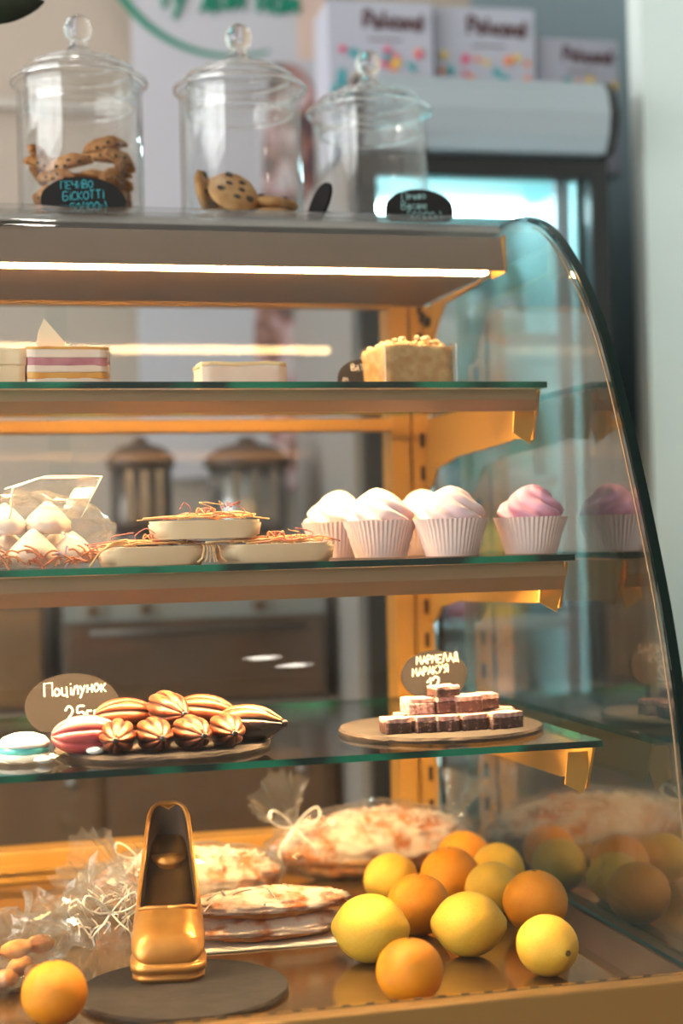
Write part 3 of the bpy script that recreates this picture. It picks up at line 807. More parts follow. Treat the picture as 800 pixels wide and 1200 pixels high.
# ---- marshmallow swirls in paper cups
pbr('cup_paper', (240, 214, 208), .8)
pbr('swirl_cream', (252, 236, 224), .55, sss=.2)
pbr('swirl_white', (240, 216, 216), .6, rgb2=(228, 198, 208), scale=24)
pbr('swirl_pink', (226, 168, 192), .6, rgb2=(212, 146, 178), scale=24)
def cup(label, loc, top, rz, s=1.0):
    r = thing('marshmallow_cup', label, 'marshmallow', loc, (0, 0, rz)); r.scale = (s, s, s)
    bm = bmesh.new(); n = 96
    def pl(a, z): return 1+.022*(1 if round(a/(2*PI/n)) % 2 else -1)*(z/.042)
    lathe(bm, [(0, .0005), (.029, .0005), (.0295, .001), (.033, .014), (.0375, .030), (.042, .0425), (.0415, .0425), (.037, .030), (.032, .016), (0, .014)], n, wob=pl, caps=False)
    obj('paper_cup', bm, 'cup_paper', r)
    bm = bmesh.new(); rows = []; nn = 84; m = 22
    for i in range(m+1):
        t = i/m
        z = .034+.046*t
        rad = .0355*(1-t**2.1)**.62*(1+.10*math.sin(PI*min(1, t*1.6)))
        row = []
        for k in range(nn):
            a = 2*PI*k/nn; tw = a*1+t*2.4
            lob = (.5+.5*math.sin(6*tw))**.6+.25*nz((math.cos(a)*2, math.sin(a)*2, t*5), 1.2, len(label))
            rr = rad*(.80+.25*lob*(1-.3*t))
            row.append(bm.verts.new((rr*math.cos(a)+.004*t*t, rr*math.sin(a), z+.004*lob*(1-t))))
        rows.append(row)
    for A, B in zip(rows, rows[1:]):
        for k in range(nn): bm.faces.new((A[k], A[(k+1) % nn], B[(k+1) % nn], B[k]))
    bm.faces.new(rows[-1]); bm.faces.new(rows[0][::-1])
    bmesh.ops.remove_doubles(bm, verts=bm.verts, dist=1e-5)
    obj('piped_swirl', bm, top, r, smooth=True)
    return r
for lab, x, Y, top, rz in (('pink marshmallow swirl in a pleated paper cup at the shelf end', 622, 1.80, 'swirl_pink', .3),
                           ('white marshmallow swirl in a paper cup beside the pink one', 529, 1.79, 'swirl_white', 1.2),
                           ('white marshmallow swirl in a paper cup beside the iced bars', 446, 1.835, 'swirl_white', 2.2),
                           ('cream marshmallow swirl in a paper cup behind the iced bars', 396, 1.91, 'swirl_cream', .7),
                           ('cream marshmallow swirl in a paper cup half hidden behind two white ones', 497, 1.92, 'swirl_cream', 1.7)):
    g = at(x, 640, Y=Y); cup(lab, (g.x, Y, S2Z), top, rz, 1.06)

# ================================================================ SHELF 3
def slate(name, label, loc, r, th, seed):
    bm = bmesh.new(); n = 72
    tp, bt, md = [], [], []
    for k in range(n):
        a = 2*PI*k/n
        q = r*(1+.006*nz((math.cos(a), math.sin(a), 0), 6, seed)+.008*nz((math.cos(a), math.sin(a), 0), 22, seed))
        q2 = r*(1-.014+.014*nz((math.cos(a), math.sin(a), 1), 24, seed+2)); 
        tp.append(bm.verts.new((q2*math.cos(a), q2*math.sin(a), th)))
        md.append(bm.verts.new((q*1.004*math.cos(a), q*1.004*math.sin(a), th*(.55+.25*nz((math.cos(a), math.sin(a), 3), 26, seed)))))
        bt.append(bm.verts.new((q*.99*math.cos(a), q*.99*math.sin(a), 0)))
    bm.faces.new(tp); bm.faces.new(bt[::-1])
    for A, B in ((bt, md), (md, tp)):
        for k in range(n):
            f = bm.faces.new((A[k], A[(k+1) % n], B[(k+1) % n], B[k])); f.material_index = 1
    return tag(obj(name, bm, ['slate', 'slate_edge'], loc=loc), label, 'slate board')
TH = .007
LC = Vector((.236, 1.800)); RC = Vector((.572, 1.815))
slate('slate_board', 'round slate board carrying the copper cocoa pods', (LC.x, LC.y, S3Z), .122, TH, 1)
slate('slate_board', 'round slate board carrying the marmalade cubes', (RC.x, RC.y, S3Z), .122, TH, 2)
ST = S3Z+TH
pbr('copper', (158, 90, 60), .36, metal=.6, rgb2=(96, 52, 34), scale=40, lo=.40, hi=.66, detail=3)
pbr('pod_groove', (54, 28, 20), .4, metal=.3)
pbr('pod_red_groove', (186, 74, 76), .3, coat=.4)
pbr('copper_red', (156, 82, 54), .36, metal=.55, rgb2=(108, 56, 36), scale=30)
pbr('pod_dark', (40, 30, 28), .25, coat=.4)
pbr('pod_red', (222, 108, 100), .3, rgb2=(190, 70, 84), scale=20, coat=.5)
pbr('pod_gold', (150, 98, 64), .35, metal=.6)
def pod_mesh(L=.033, r=.0195, two_tone=False):
    """ridged cocoa pod lying along x, tip at +x"""
    bm = bmesh.new(); nu = 64
    def f(d, th, ph):
        s_ = math.sin(th); rid = abs(math.cos(4*ph))
        return 1+(.17*rid**.55-.12)*s_**.6+.14*max(0, d.z-.88)/.12
    ball(bm, r*.95, r, L, (0, 0, 0), nu, 22, f)
    for v in bm.verts: v.co = Vector((v.co.z, v.co.y, -v.co.x+r*.93))
    for f_ in bm.faces:
        c = f_.calc_center_median(); a = math.atan2(c.y, c.z-r*.93); g = abs(math.cos(4*a))
        if two_tone: f_.material_index = 1 if c.z > r*1.12 and g > .45 else 0
        elif g < .42: f_.material_index = 1
    return bm
GP = 'cocoa pod chocolates'
protos = {}
def pod(kind, lab, x, y, z, rz, ry=0., s=1., group=None):
    if kind not in protos:
        mats = {'copper': ['copper', 'pod_groove'], 'copper_red': ['copper_red', 'pod_groove'], 'dark': ['pod_dark', 'pod_gold'], 'red': ['pod_red', 'pod_red_groove']}[kind]
        r = thing('cocoa_pod_chocolate', lab, 'chocolate', (0, 0, 0))
        obj('shell', pod_mesh(two_tone=kind == 'dark'), mats, r, smooth=True)
        st = bmesh.new(); tube(st, [(.036, 0, .0182), (.041, 0, .0182), (.042, 0, .0182)], [.0042, .0034, .001], 8); obj('stem_tip', st, 'pod_dark' if kind != 'red' else 'pod_red', r, smooth=True)
        protos[kind] = r
    else: r = dup(protos[kind], (0, 0, 0))
    r['label'] = lab
    if group: r['group'] = group
    elif 'group' in r: del r['group']
    r.location = (x, y, z); r.rotation_euler = (0, ry, rz); r.scale = (s, s, s)
    return r
def pp(px_, py_, Y, zc): return at(px_, py_, Y=Y)
lowl = 'copper cocoa pod chocolate in the front row of the pile'
for x, Y, rz in ((138, 1.730, -1.75), (180, 1.728, -1.45), (224, 1.728, -1.35), (265, 1.735, -1.5)):
    g = at(x, 858, Y=Y); pod('copper', lowl, g.x, Y, ST, rz, 0, 1.0, 'front row of copper pods')
g = at(147, 838, Y=1.80); pod('copper_red', 'reddish copper cocoa pod lying sideways before the lettered slate tag', g.x, 1.812, ST+.012, .1, .05, 1.05)
g = at(196, 830, Y=1.775); pod('copper', 'topmost copper cocoa pod on the pile of chocolates', g.x, 1.778, ST+.023, -1.2, .1, 1.0)
g = at(240, 838, Y=1.79); pod('copper', 'copper cocoa pod lying crosswise behind the front row beside the dark pod', g.x, 1.80, ST+.013, -.35, .12, 1.05)
g = at(232, 838, Y=1.85); pod('copper_red', 'reddish copper cocoa pod half hidden at the back of the pile', g.x, 1.86, ST, .2, 0, 1.05)
g = at(190, 838, Y=1.85); pod('copper', 'copper cocoa pod hidden under the topmost one', g.x-.005, 1.835, ST, .5, 0, 1.0)
g = at(294, 850, Y=1.745); pod('dark', 'black cocoa pod chocolate with gold striped top', g.x, 1.765, ST, -.45, 0, 1.12)
g = at(97, 868, Y=1.75); pod('red', 'coral red cocoa pod chocolate at the edge of the slate', g.x+.002, 1.745, ST, .12, 0, 1.1)
# macaron-like turquoise sweet on a paper doily
pbr('pearl_white', (236, 240, 238), .3, coat=.4)
pbr('turquoise', (70, 176, 186), .35, coat=.4)
g = at(28, 875, Y=1.76)
r = thing('turquoise_macaron', 'white and turquoise oval sweet on a small paper doily', 'sweet', (g.x, 1.755, S3Z))
bm = bmesh.new(); n = 36
def dw(a, z): return 1+.05*math.cos(12*a)
lathe(bm, [(0, .001), (.030, .001), (.036, .004), (.036, .0046), (.030, .0018), (0, .0018)], 96, wob=dw, caps=False); obj('paper_doily', bm, 'card', r)
obj('lower_shell', lathe(bmesh.new(), [(0, .002), (.022, .002), (.027, .006), (.027, .010), (0, .011)], 40, caps=False), 'pearl_white', r, smooth=True)
obj('filling', lathe(bmesh.new(), [(0, .0095), (.0265, .0095), (.0275, .014), (.0265, .018), (0, .0182)], 40, caps=False), 'turquoise', r, smooth=True)
obj('upper_shell', lathe(bmesh.new(), [(0, .0175), (.0275, .0175), (.0275, .021), (.023, .027), (.012, .031), (0, .032)], 40, caps=False), 'pearl_white', r, smooth=True)
for x, y in ((51, 892), (112, 881)):
    g = at(x, y, Z=S3Z+(TH if x > 100 else 0)+.003)
    tag(obj('sugar_pearl', ball(bmesh.new(), .0105, .008, .0045, (0, 0, .0045), 16, 10), 'pearl_white', loc=(g.x, g.y, S3Z+(TH if x > 100 else 0)), smooth=True),
        'flat white sugar drop on the slate' if x > 100 else 'flat white sugar drop on the glass shelf', 'sweet')
g = at(88, 845, Y=1.87)
oval_tag('slate_tag', 'oval slate tag reading Поцілунок behind the cocoa pods', 'slate_tag', (g.x, 1.905, S3Z), .112, .078, .010, .10, .0,
         [('Поцілунок', .0155, .004, .043, .06), ('25грн', .0185, .016, .011, .05)], lift=.013)
# marmalade cubes
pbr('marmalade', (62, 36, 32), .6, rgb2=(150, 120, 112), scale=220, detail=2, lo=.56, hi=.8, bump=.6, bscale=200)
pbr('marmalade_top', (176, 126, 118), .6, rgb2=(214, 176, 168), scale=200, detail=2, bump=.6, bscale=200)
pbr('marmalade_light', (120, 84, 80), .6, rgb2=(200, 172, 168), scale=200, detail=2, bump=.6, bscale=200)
def cube(lab, px_, Y, z, w_, hgt, rz, light=False):
    g = at(px_, 840, Y=Y)
    r = thing('marmalade_cube', lab, 'marmalade', (g.x, Y, z), (0, 0, rz), 'sugared marmalade cubes')
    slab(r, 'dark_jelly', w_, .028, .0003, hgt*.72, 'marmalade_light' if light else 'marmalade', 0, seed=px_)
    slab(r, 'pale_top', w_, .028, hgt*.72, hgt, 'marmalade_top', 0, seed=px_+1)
    return r
L1, L2, L3 = 'sugared dark marmalade cube in the bottom layer of the pile', 'sugared marmalade cube in the second layer of the pile', 'sugared marmalade cube on top of the pile'
YC = 1.765
for x, Y, w_, rz in ((463, YC, .030, .05), (496, YC-.003, .030, .1), (522, YC-.006, .027, -.1), (551, YC-.004, .030, .1), (588, YC-.006, .040, .18), (480, YC+.036, .030, .2), (515, YC+.036, .030, 0), (549, YC+.036, .030, 0), (583, YC+.036, .032, .1)):
    cube(L1, x, Y, ST, w_, .0185, rz)
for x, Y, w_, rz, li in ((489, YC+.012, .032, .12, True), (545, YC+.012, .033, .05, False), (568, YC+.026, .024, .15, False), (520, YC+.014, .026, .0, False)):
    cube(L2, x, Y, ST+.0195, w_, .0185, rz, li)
cube(L3, 520, YC+.010, ST+.0390, .029, .012, .1)
g = at(514, 800, Y=1.87)
oval_tag('slate_tag', 'oval slate tag with white capitals standing behind the marmalade cubes', 'slate_tag', (g.x, 1.885, ST), .086, .062, .006, .06, 0,
         [('МАРМЕЛАД', .0098, .004, .0405, .05), ('МАРАКУЯ', .0098, -.006, .0265, .08), ('12', .017, -.002, .006, .1)], lift=.028)

# ================================================================ DECK
pbr('orange_peel', (255, 166, 24), .34, rgb2=(255, 152, 8), scale=14, bump=.35, bscale=230, spec=.45, sss=.08)
pbr('lemon_peel', (255, 206, 76), .34, rgb2=(255, 194, 56), scale=14, bump=.35, bscale=200, spec=.45, sss=.08)
pbr('stem_scar', (112, 84, 36), .8)
def make_orange():
    r = thing('orange', '', 'orange')
    obj('peel', ball(bmesh.new(), 1, 1, .96, (0, 0, .96), 40, 24, lambda d, t, p: 1+.008*nz(d, 2)), 'orange_peel', r, smooth=True)
    bm = bmesh.new()
    for k in range(5):
        a = 2*PI*k/5; ball(bm, .05, .035, .02, (.045*math.cos(a), .045*math.sin(a), 1.905), 8, 5)
    obj('stem_end', bm, 'stem_scar', r, smooth=True)
    return r
def make_lemon():
    r = thing('lemon', '', 'lemon')
    def f(d, t, p):
        k = abs(d.x); return 1+(.10*((k-.88)/.12)**2 if k > .88 else 0)+.01*nz(d, 2.5)
    bm = ball(bmesh.new(), 1.06, .97, .96, (0, 0, .96), 44, 28, f)
    obj('peel', bm, 'lemon_peel', r, smooth=True)
    bm = bmesh.new()
    for k in range(6):
        a = 2*PI*k/6; ball(bm, .035, .05, .05, (1.15, .055*math.cos(a), .96+.055*math.sin(a)), 8, 5)
    obj('stem_end', bm, 'stem_scar', r, smooth=True)
    return r
po, pm = make_orange(), make_lemon(); uo = ul = False
fr = [('o', 480, 1138, 40, 'orange lying in front of the heap by the rail', 0), ('l', 434, 1088, 41, 'lemon in front beside the sugared loaf', 2.6), ('o', 490, 1060, 37, 'orange wedged between two front lemons', 1),
      ('l', 549, 1083, 39, 'lemon in the middle of the heap with its stem end turned outward', -.35), ('l', 458, 1031, 32, 'lemon at the back of the heap beside the long wrapped loaf', .5),
      ('o', 527, 1027, 35, 'orange in the back row between two lemons', 2), ('o', 543, 1005, 32, 'rearmost orange of the heap', 1), ('l', 583, 1019, 32, 'lemon in the back row nearest the end glass', 1.2),
      ('l', 577, 1041, 32, 'lemon half hidden behind the stem-end lemon', .3), ('o', 627, 1057, 38, 'orange leaning by the end glass above a lemon', 2.5),
      ('l', 641, 1108, 37, 'round lemon with its stem end facing out beside the end sill', -1.35), ('o', 64, 1164, 39, 'single orange beside the gold shoe on the slate', .5)]
for k, x, y, rp, lab, rz in fr:
    g = at(x, y, Z=DECK+.037); dep = (g-EYE).dot(FWD); rad = rp/F_PX*dep
    g = at(x, y, Z=DECK+rad*.96)
    if k == 'o':
        r = po if not uo else dup(po, (0, 0, 0)); uo = True
    else:
        r = pm if not ul else dup(pm, (0, 0, 0)); ul = True
    r.location = (g.x, g.y, DECK+.0002); r.rotation_euler = (0, 0, rz); r.scale = (rad,)*3; r['label'] = lab; r['group'] = 'oranges and lemons on the deck'

SC = at(212, 1152, Z=DECK+.007)
slate('slate_board', 'round slate board under the gold high heeled shoe', (SC.x, SC.y-.015, DECK), .112, .007, 5)
# ---- gold chocolate shoe: toe towards the viewer, heel raised
pbr('gold_choc', (222, 160, 78), .34, metal=.5, rgb2=(200, 134, 58), scale=20, coat=.25)
pbr('shoe_inside', (72, 52, 36), .6)
pbr('gold_sole', (190, 134, 66), .4, metal=.5)
pbr('insole', (150, 110, 60), .4, metal=.4, rgb2=(110, 78, 44), scale=14)
sh = thing('chocolate_shoe', 'gold chocolate high heeled platform shoe standing on slate', 'chocolate shoe', (0, 0, 0))
toe = at(197, 1152, Z=DECK+.007); zs = DECK+.007
sh.location = (toe.x, toe.y, zs); sh.rotation_euler = (0, 0, -.16)
# stations: y along the shoe, sole z, half width, upper height, opening angle
st = [(0.000, .018, .022, .012, 0), (.004, .018, .032, .024, 0), (.014, .018, .0385, .034, 0), (.028, .018, .0405, .041, 0), (.040, .020, .0405, .046, 0), (.047, .022, .040, .048, 0),
      (.050, .024, .0398, .049, .40), (.054, .026, .0395, .050, .66), (.064, .031, .0388, .051, .80), (.082, .043, .0365, .052, .88), (.102, .061, .0335, .053, .90), (.122, .081, .0300, .054, .92), (.140, .100, .0275, .057, .92), (.152, .112, .0250, .060, .92), (.159, .118, .0205, .063, .92), (.163, .120, .0150, .065, .92), (.1648, .121, .0085, .066, .92)]
bm = bmesh.new(); rows = []; nn = 40
for y, zs_, w_, hh, op in st:
    row = []
    for k in range(nn+1):
        a0 = op*1.25; ph = a0+(2*PI-2*a0)*k/nn     # 0 = top
        c, s = math.cos(ph), math.sin(ph)
        e = .62
        x = w_*math.copysign(abs(s)**e, s); v = math.copysign(abs(c)**(.7 if c < 0 else .95), c)
        zc = zs_+hh*.42
        z = zc+(hh*.58*v if v > 0 else hh*.42*v)
        x *= (1-.10*max(0, v))
        row.append(bm.verts.new((x, y, z)))
    rows.append(row)
for A, B in zip(rows, rows[1:]):
    for k in range(nn): bm.faces.new((A[k], A[k+1], B[k+1], B[k]))
f = bm.faces.new(rows[0][:-1])
f = bm.faces.new(rows[-1])
rim = [r_[0].co.copy() for r_ in rows[5:]]+[r_[-1].co.copy() for r_ in reversed(rows[5:])]
bmesh.ops.remove_doubles(bm, verts=bm.verts, dist=3e-4)
up = obj('upper', bm, ['gold_choc', 'shoe_inside'], sh, smooth=True)
m = up.modifiers.new('thick', 'SOLIDIFY'); m.thickness = .003; m.offset = -1; m.material_offset = 1
m = up.modifiers.new('sub', 'SUBSURF'); m.levels = m.render_levels = 1
bm = bmesh.new(); tube(bm, rim+[rim[0]], .0024, 8); obj('rim_binding', bm, 'gold_choc', up, smooth=True)
# insole
bm = bmesh.new(); rw = []
for y, zs_, w_, hh, op in st[4:]:
    rw.append([bm.verts.new((x*w_*.86, y, zs_+.006+abs(x)*.002)) for x in (-1, -.5, 0, .5, 1)])
for A, B in zip(rw, rw[1:]):
    for k in range(4): bm.faces.new((A[k], A[k+1], B[k+1], B[k]))
o = obj('insole', bm, 'insole', sh, smooth=True); m = o.modifiers.new('t', 'SOLIDIFY'); m.thickness = .002
# platform sole in two layers, slightly proud
def outline(k, y0, y1):
    L_ = []; R__ = []
    for y, zs_, w_, hh, op in st:
        if y > y1: break
        L_.append((-w_*k, y-.002)); R__.append((w_*k, y-.002))
    return L_+R__[::-1]
for z0, z1, k in ((0.0, .0085, .97), (.0085, .020, 1.02)):
    bm = prism(bmesh.new(), outline(k, 0, .075), 'Z', z0, z1)
    bmesh.ops.bevel(bm, geom=[e for e in bm.edges if abs(e.verts[0].co.z-e.verts[1].co.z) < 1e-5], offset=.0022, segments=3, affect='EDGES')
    obj('platform_sole', bm, 'gold_sole' if z0 == 0 else 'gold_choc', sh, smooth=True)
bm = bmesh.new(); rw = []   # shank under the arch
for y, zs_, w_, hh, op in st[8:]:
    rw.append([(bm.verts.new((x*w_*.9, y, zs_+.002))) for x in (-1, 0, 1)])
for A, B in zip(rw, rw[1:]):
    for k in range(2): bm.faces.new((A[k], A[k+1], B[k+1], B[k]))
o = obj('shank', bm, 'gold_choc', sh, smooth=True); m = o.modifiers.new('t', 'SOLIDIFY'); m.thickness = .005
bm = bmesh.new(); tube(bm, catmull([(0, .140, .110), (0, .147, .085), (0, .149, .05), (0, .149, .001)], 4), [.021, .020, .018, .016, .0135, .012, .011, .0105, .010, .010, .010, .010, .0105], 14); obj('heel', bm, 'gold_choc', sh, smooth=True)
bm = bmesh.new(); ball(bm, .0035, .003, .0035, (0, .038, .0605), 10, 8); obj('pearl_stud', bm, 'pearl_white', sh, smooth=True)

# ---- sugar dusted loaves in cellophane
pbr('sugar_loaf', (206, 122, 60), .85, rgb2=(246, 226, 208), scale=34, detail=6, lo=.38, hi=.56, bump=.9, bscale=70)
pbr('sugar_crust', (222, 134, 62), .8, rgb2=(236, 176, 110), scale=50, bump=.8, bscale=90)
pbr('icing', (254, 240, 222), .7)
def loaf(label, loc, L, D, H, rot, seed, film=True, tiers=1, board=False, bows=(), tufts=(), straw=40):
    r = thing('sugar_loaf', label, 'pastry', loc, (0, 0, rot))
    z0 = .0
    if board:
        obj('board', bx(-L/2-.012, L/2+.012, -D/2-.008, D/2+.008, 0, .0025, bev=.001), 'card', r); z0 = .0025
    for t in range(tiers):
        bm = bmesh.new(); hh = H/tiers
        def f(d, th, ph): return 1+.08*nz(d, 3, seed+t)+.12*nz(d, 8, seed+t)+.12*abs(nz(d, 16, seed+t*3))
        ball(bm, L/2, D/2, hh/2, (0, 0, z0+hh*.47+t*hh*.86), 80, 30, f)
        for v in bm.verts:
            x = v.co.x/(L/2); v.co.z += .0
            v.co.z = max(v.co.z, z0+.0002)
        for f_ in bm.faces:
            n_ = f_.calc_center_median()
            if (n_.z-z0-t*hh*.86) < hh*.30: f_.material_index = 1
        obj('loaf', bm, ['sugar_loaf', 'sugar_crust'], r, smooth=True)
    rnd = random.Random(seed); bm = bmesh.new()
    for k in range(straw):
        x = rnd.uniform(-.45, .45)*L; a = rnd.uniform(-.9, .9)
        e = math.sqrt(max(0, 1-(x/(L/2))**2))
        y = -D/2*e*rnd.uniform(.2, .95); z = z0+H*.5+H*.5*e*math.sqrt(max(0, 1-(y/(D/2*e+1e-6))**2))
        c = Vector((x, y-.003, z+.002)); d = Vector((rnd.uniform(-1, 1), rnd.uniform(-.5, .3), rnd.uniform(-.7, .5)))*rnd.uniform(.006, .014)
        tube(bm, catmull([c-d, c+Vector((0, -.003, .002)), c+d], 3), rnd.uniform(.0008, .0014), 4)
    if straw:
        o = obj('icing_strand', bm, 'icing', r); o['kind'] = 'stuff'
    if film:
        film_shell('film_wrap', '', (0, 0, z0), L*.56, D*.60, H*.56, r, seed=seed, crump=.14, nu=44, nv=20)
    for b in bows: bow(r, b[:3], b[3], seed)
    for (b, d, l_, r0, r1) in tufts: tuft('film_tuft', r, b, d, l_, r0, r1, seed)
    return r
g = at(322, 1100, Y=1.86)
loaf('sugar dusted loaf on a white board beside the gold shoe', (g.x-.008, 1.87, DECK), .190, .085, .062, -.03, 11, film=False, tiers=2, board=True, straw=12)
g = at(225, 1030, Y=2.05)
loaf('sugar dusted loaf in crinkled film behind the gold shoe', (g.x-.005, 2.06, DECK), .23, .09, .078, .05, 12, bows=((-.072, -.045, .080, .028), (-.045, -.055, .045, .03)), tufts=(((-.085, -.03, .045), (-.8, -.4, .45), .07, .012, .05), ((-.05, -.045, .05), (-.3, -.7, .1), .05, .01, .045)), straw=60)
g = at(440, 990, Y=2.15)
loaf('long sugar dusted loaf in film with a tied tuft behind the fruit', (g.x, 2.17, DECK), .27, .095, .094, .06, 13, bows=((-.128, -.05, .085, .034),), tufts=(((.12, -.01, .072), (.35, 0, .95), .065, .010, .032), ((-.125, -.03, .085), (-.5, -.4, .8), .06, .01, .04)), straw=70)
g = at(150, 1110, Y=1.80)
# film bag end left of the shoe and the bag of small biscuits
g = at(95, 1090, Y=1.86)
cb = thing('cellophane_bow_bag', 'small clear cellophane bag of straw with white ribbon behind the slate', 'bag', (g.x+.034, 1.897, DECK))
film_shell('bag_film', '', (0, 0, 0), .054, .044, .048, cb, seed=21, crump=.3)
tuft('film_tuft', cb, (-.02, -.02, .045), (-.5, -.2, .7), .05, .012, .04, 22); bow(cb, (.0, -.045, .05), .03, 3)
bm = bmesh.new()
for k in range(40):
    c = Vector((random.uniform(-.045, .045), random.uniform(-.04, .02), random.uniform(.016, .07))); d = Vector((random.uniform(-1, 1), random.uniform(-.4, .4), random.uniform(-1, 1)))*.014
    if (c.x/.06)**2+((c.z-.04)/.05)**2 < 1: tube(bm, catmull([c-d, c+Vector((random.uniform(-.006, .006), -.004, .004)), c+d], 3), .0010, 4)
o = obj('straw_filling', bm, 'icing', cb); o['kind'] = 'stuff'
g = at(12, 1150, Z=DECK+.02)
bb = thing('biscuit_bag', 'clear cellophane bag of small brown biscuits beside the single orange', 'bag', (g.x-.005, g.y+.055, DECK))
film_shell('bag_film', '', (0, 0, 0), .066, .052, .042, bb, seed=31, crump=.25)
tuft('film_tuft', bb, (.03, -.005, .05), (.5, -.1, .8), .045, .012, .035, 33)
src = None
for k, (x, y, z) in enumerate(((-.035, -.02, .006), (0, -.03, .006), (.035, -.02, .006), (-.02, .01, .008), (.02, .01, .008), (-.02, -.015, .034), (.015, -.018, .034), (.04, -.005, .034))):
    if src is None:
        bm = ball(bmesh.new(), .018, .013, .010, (0, 0, .010), 18, 10, lambda d, t, p: 1+.12*nz(d, 3, 2))
        src = tag(obj('small_biscuit', bm, 'sugar_crust', smooth=True), 'small brown biscuit inside the cellophane bag', 'biscuit', 'biscuits in the bag'); q = src
    else: q = dup(src, (0, 0, 0))
    q.location = Vector(bb.location)+Vector((x, y, z)); q.rotation_euler = (random.uniform(-.3, .3), random.uniform(-.3, .3), k)

# ================================================================ BEHIND THE CASE
pbr('fridge_black', (34, 36, 38), .4)
pbr('fridge_side', (150, 144, 140), .5)
pbr('fridge_white', (170, 182, 192), .4)
pbr('fridge_in', (176, 218, 220), .6)
pbr('wire', (200, 225, 225), .4)
FX0, FX1, FY, FT = at(424, 500, Y=2.85).x, at(705, 300, Y=2.85).x, 2.85, 1.865
FW = FX1-FX0
fg = thing('drinks_fridge', 'tall black framed glass door drinks fridge with white rounded header', 'fridge', ((FX0+FX1)/2, FY, 0), -.03)
h = FW/2
obj('side_panel', bx(-h-.014, -h+.002, .0, .6, .06, FT), 'fridge_side', fg); obj('side_panel', bx(h-.002, h+.014, .0, .6, .06, FT), 'fridge_black', fg)
obj('back_panel', bx(-h+.03, h-.03, .57, .6, .06, FT), 'fridge_in', fg); obj('floor_panel', bx(-h+.03, h-.03, .0, .57, .06, .20), 'fridge_in', fg)
obj('top_panel', bx(-h+.03, h-.03, 0, .57, FT-.03, FT), 'fridge_in', fg)
obj('liner', bx(-h+.03, -h+.036, .05, .57, .20, FT-.03), 'fridge_in', fg); obj('liner', bx(h-.036, h-.03, .05, .57, .20, FT-.03), 'fridge_in', fg)
obj('foot_panel', bx(-h, h, .0, .6, 0, .06), 'fridge_black', fg)
bm = bmesh.new(); t = .035
box(bm, -h, -h+t, -.03, -.002, .10, FT-.006); box(bm, h-t, h, -.03, -.002, .10, FT-.006); box(bm, -h+t, h-t, -.03, -.002, FT-.046, FT-.006); box(bm, -h+t, h-t, -.03, -.002, .10, .16)
dr = obj('door', bm, 'fridge_black', fg); obj('door_glass', bx(-h+t, h-t, -.02, -.014, .16, FT-.046), 'door_glass', dr)
obj('handle', bx(h-.03, h-.015, -.055, -.03, .85, 1.15, bev=.004), 'fridge_black', dr)
obj('lamp_tube', bx(-h+.06, h-.06, .30, .315, FT-.045, FT-.032), 'fridge_lamp', fg)
obj('mullion', bx(h-.085, h-.055, .03, .045, .20, FT-.03), 'fridge_white', fg)
pts = [(0, FT), (-.055, FT), (-.075, FT+.03), (-.085, FT+.07), (-.075, FT+.11), (-.05, FT+.135), (0, FT+.14)]
hd = obj('header', prism(bmesh.new(), pts, 'X', -h+.004, h-.012), 'fridge_white', fg)
obj('header_cap', prism(bmesh.new(), pts, 'X', h-.012, h+.006), 'fridge_black', hd); obj('header_cap', prism(bmesh.new(), pts, 'X', -h-.002, -h+.004), 'fridge_black', hd)
obj('top_deck', bx(-h, h, 0, .6, FT, FT+.02), 'fridge_black', fg)
for x in (-h+.009,): obj('lamp_tube', bx(x-.005, x+.005, .004, .016, .25, FT-.06), 'fridge_lamp', fg)
zs_sh = [.46, .72, .975, 1.25, 1.53]
for z in zs_sh:
    bm = bmesh.new()
    for k in range(22): x = -h+.045+k*(FW-.09)/21; box(bm, x-.002, x+.002, .07, .55, z-.004, z)
    box(bm, -h+.04, h-.04, .065, .072, z-.018, z+.004); box(bm, -h+.04, h-.04, .545, .55, z-.006, z)
    obj('wire_shelf', bm, 'wire', fg)
cols = [('pink', (222, 120, 140)), ('blue', (60, 110, 190)), ('yellow', (222, 206, 120)), ('teal', (60, 160, 170)), ('white', (224, 236, 234)), ('red', (206, 70, 70)), ('mint', (150, 210, 200))]
for n_, c in cols: pbr('pack_'+n_, c, .5)
pbr('cap_white', (235, 240, 240), .5)
def fpos(x, y, z):
    v = Matrix.Rotation(-.03, 3, 'Z') @ Vector((x, y, z)); return Vector(fg.location)+v
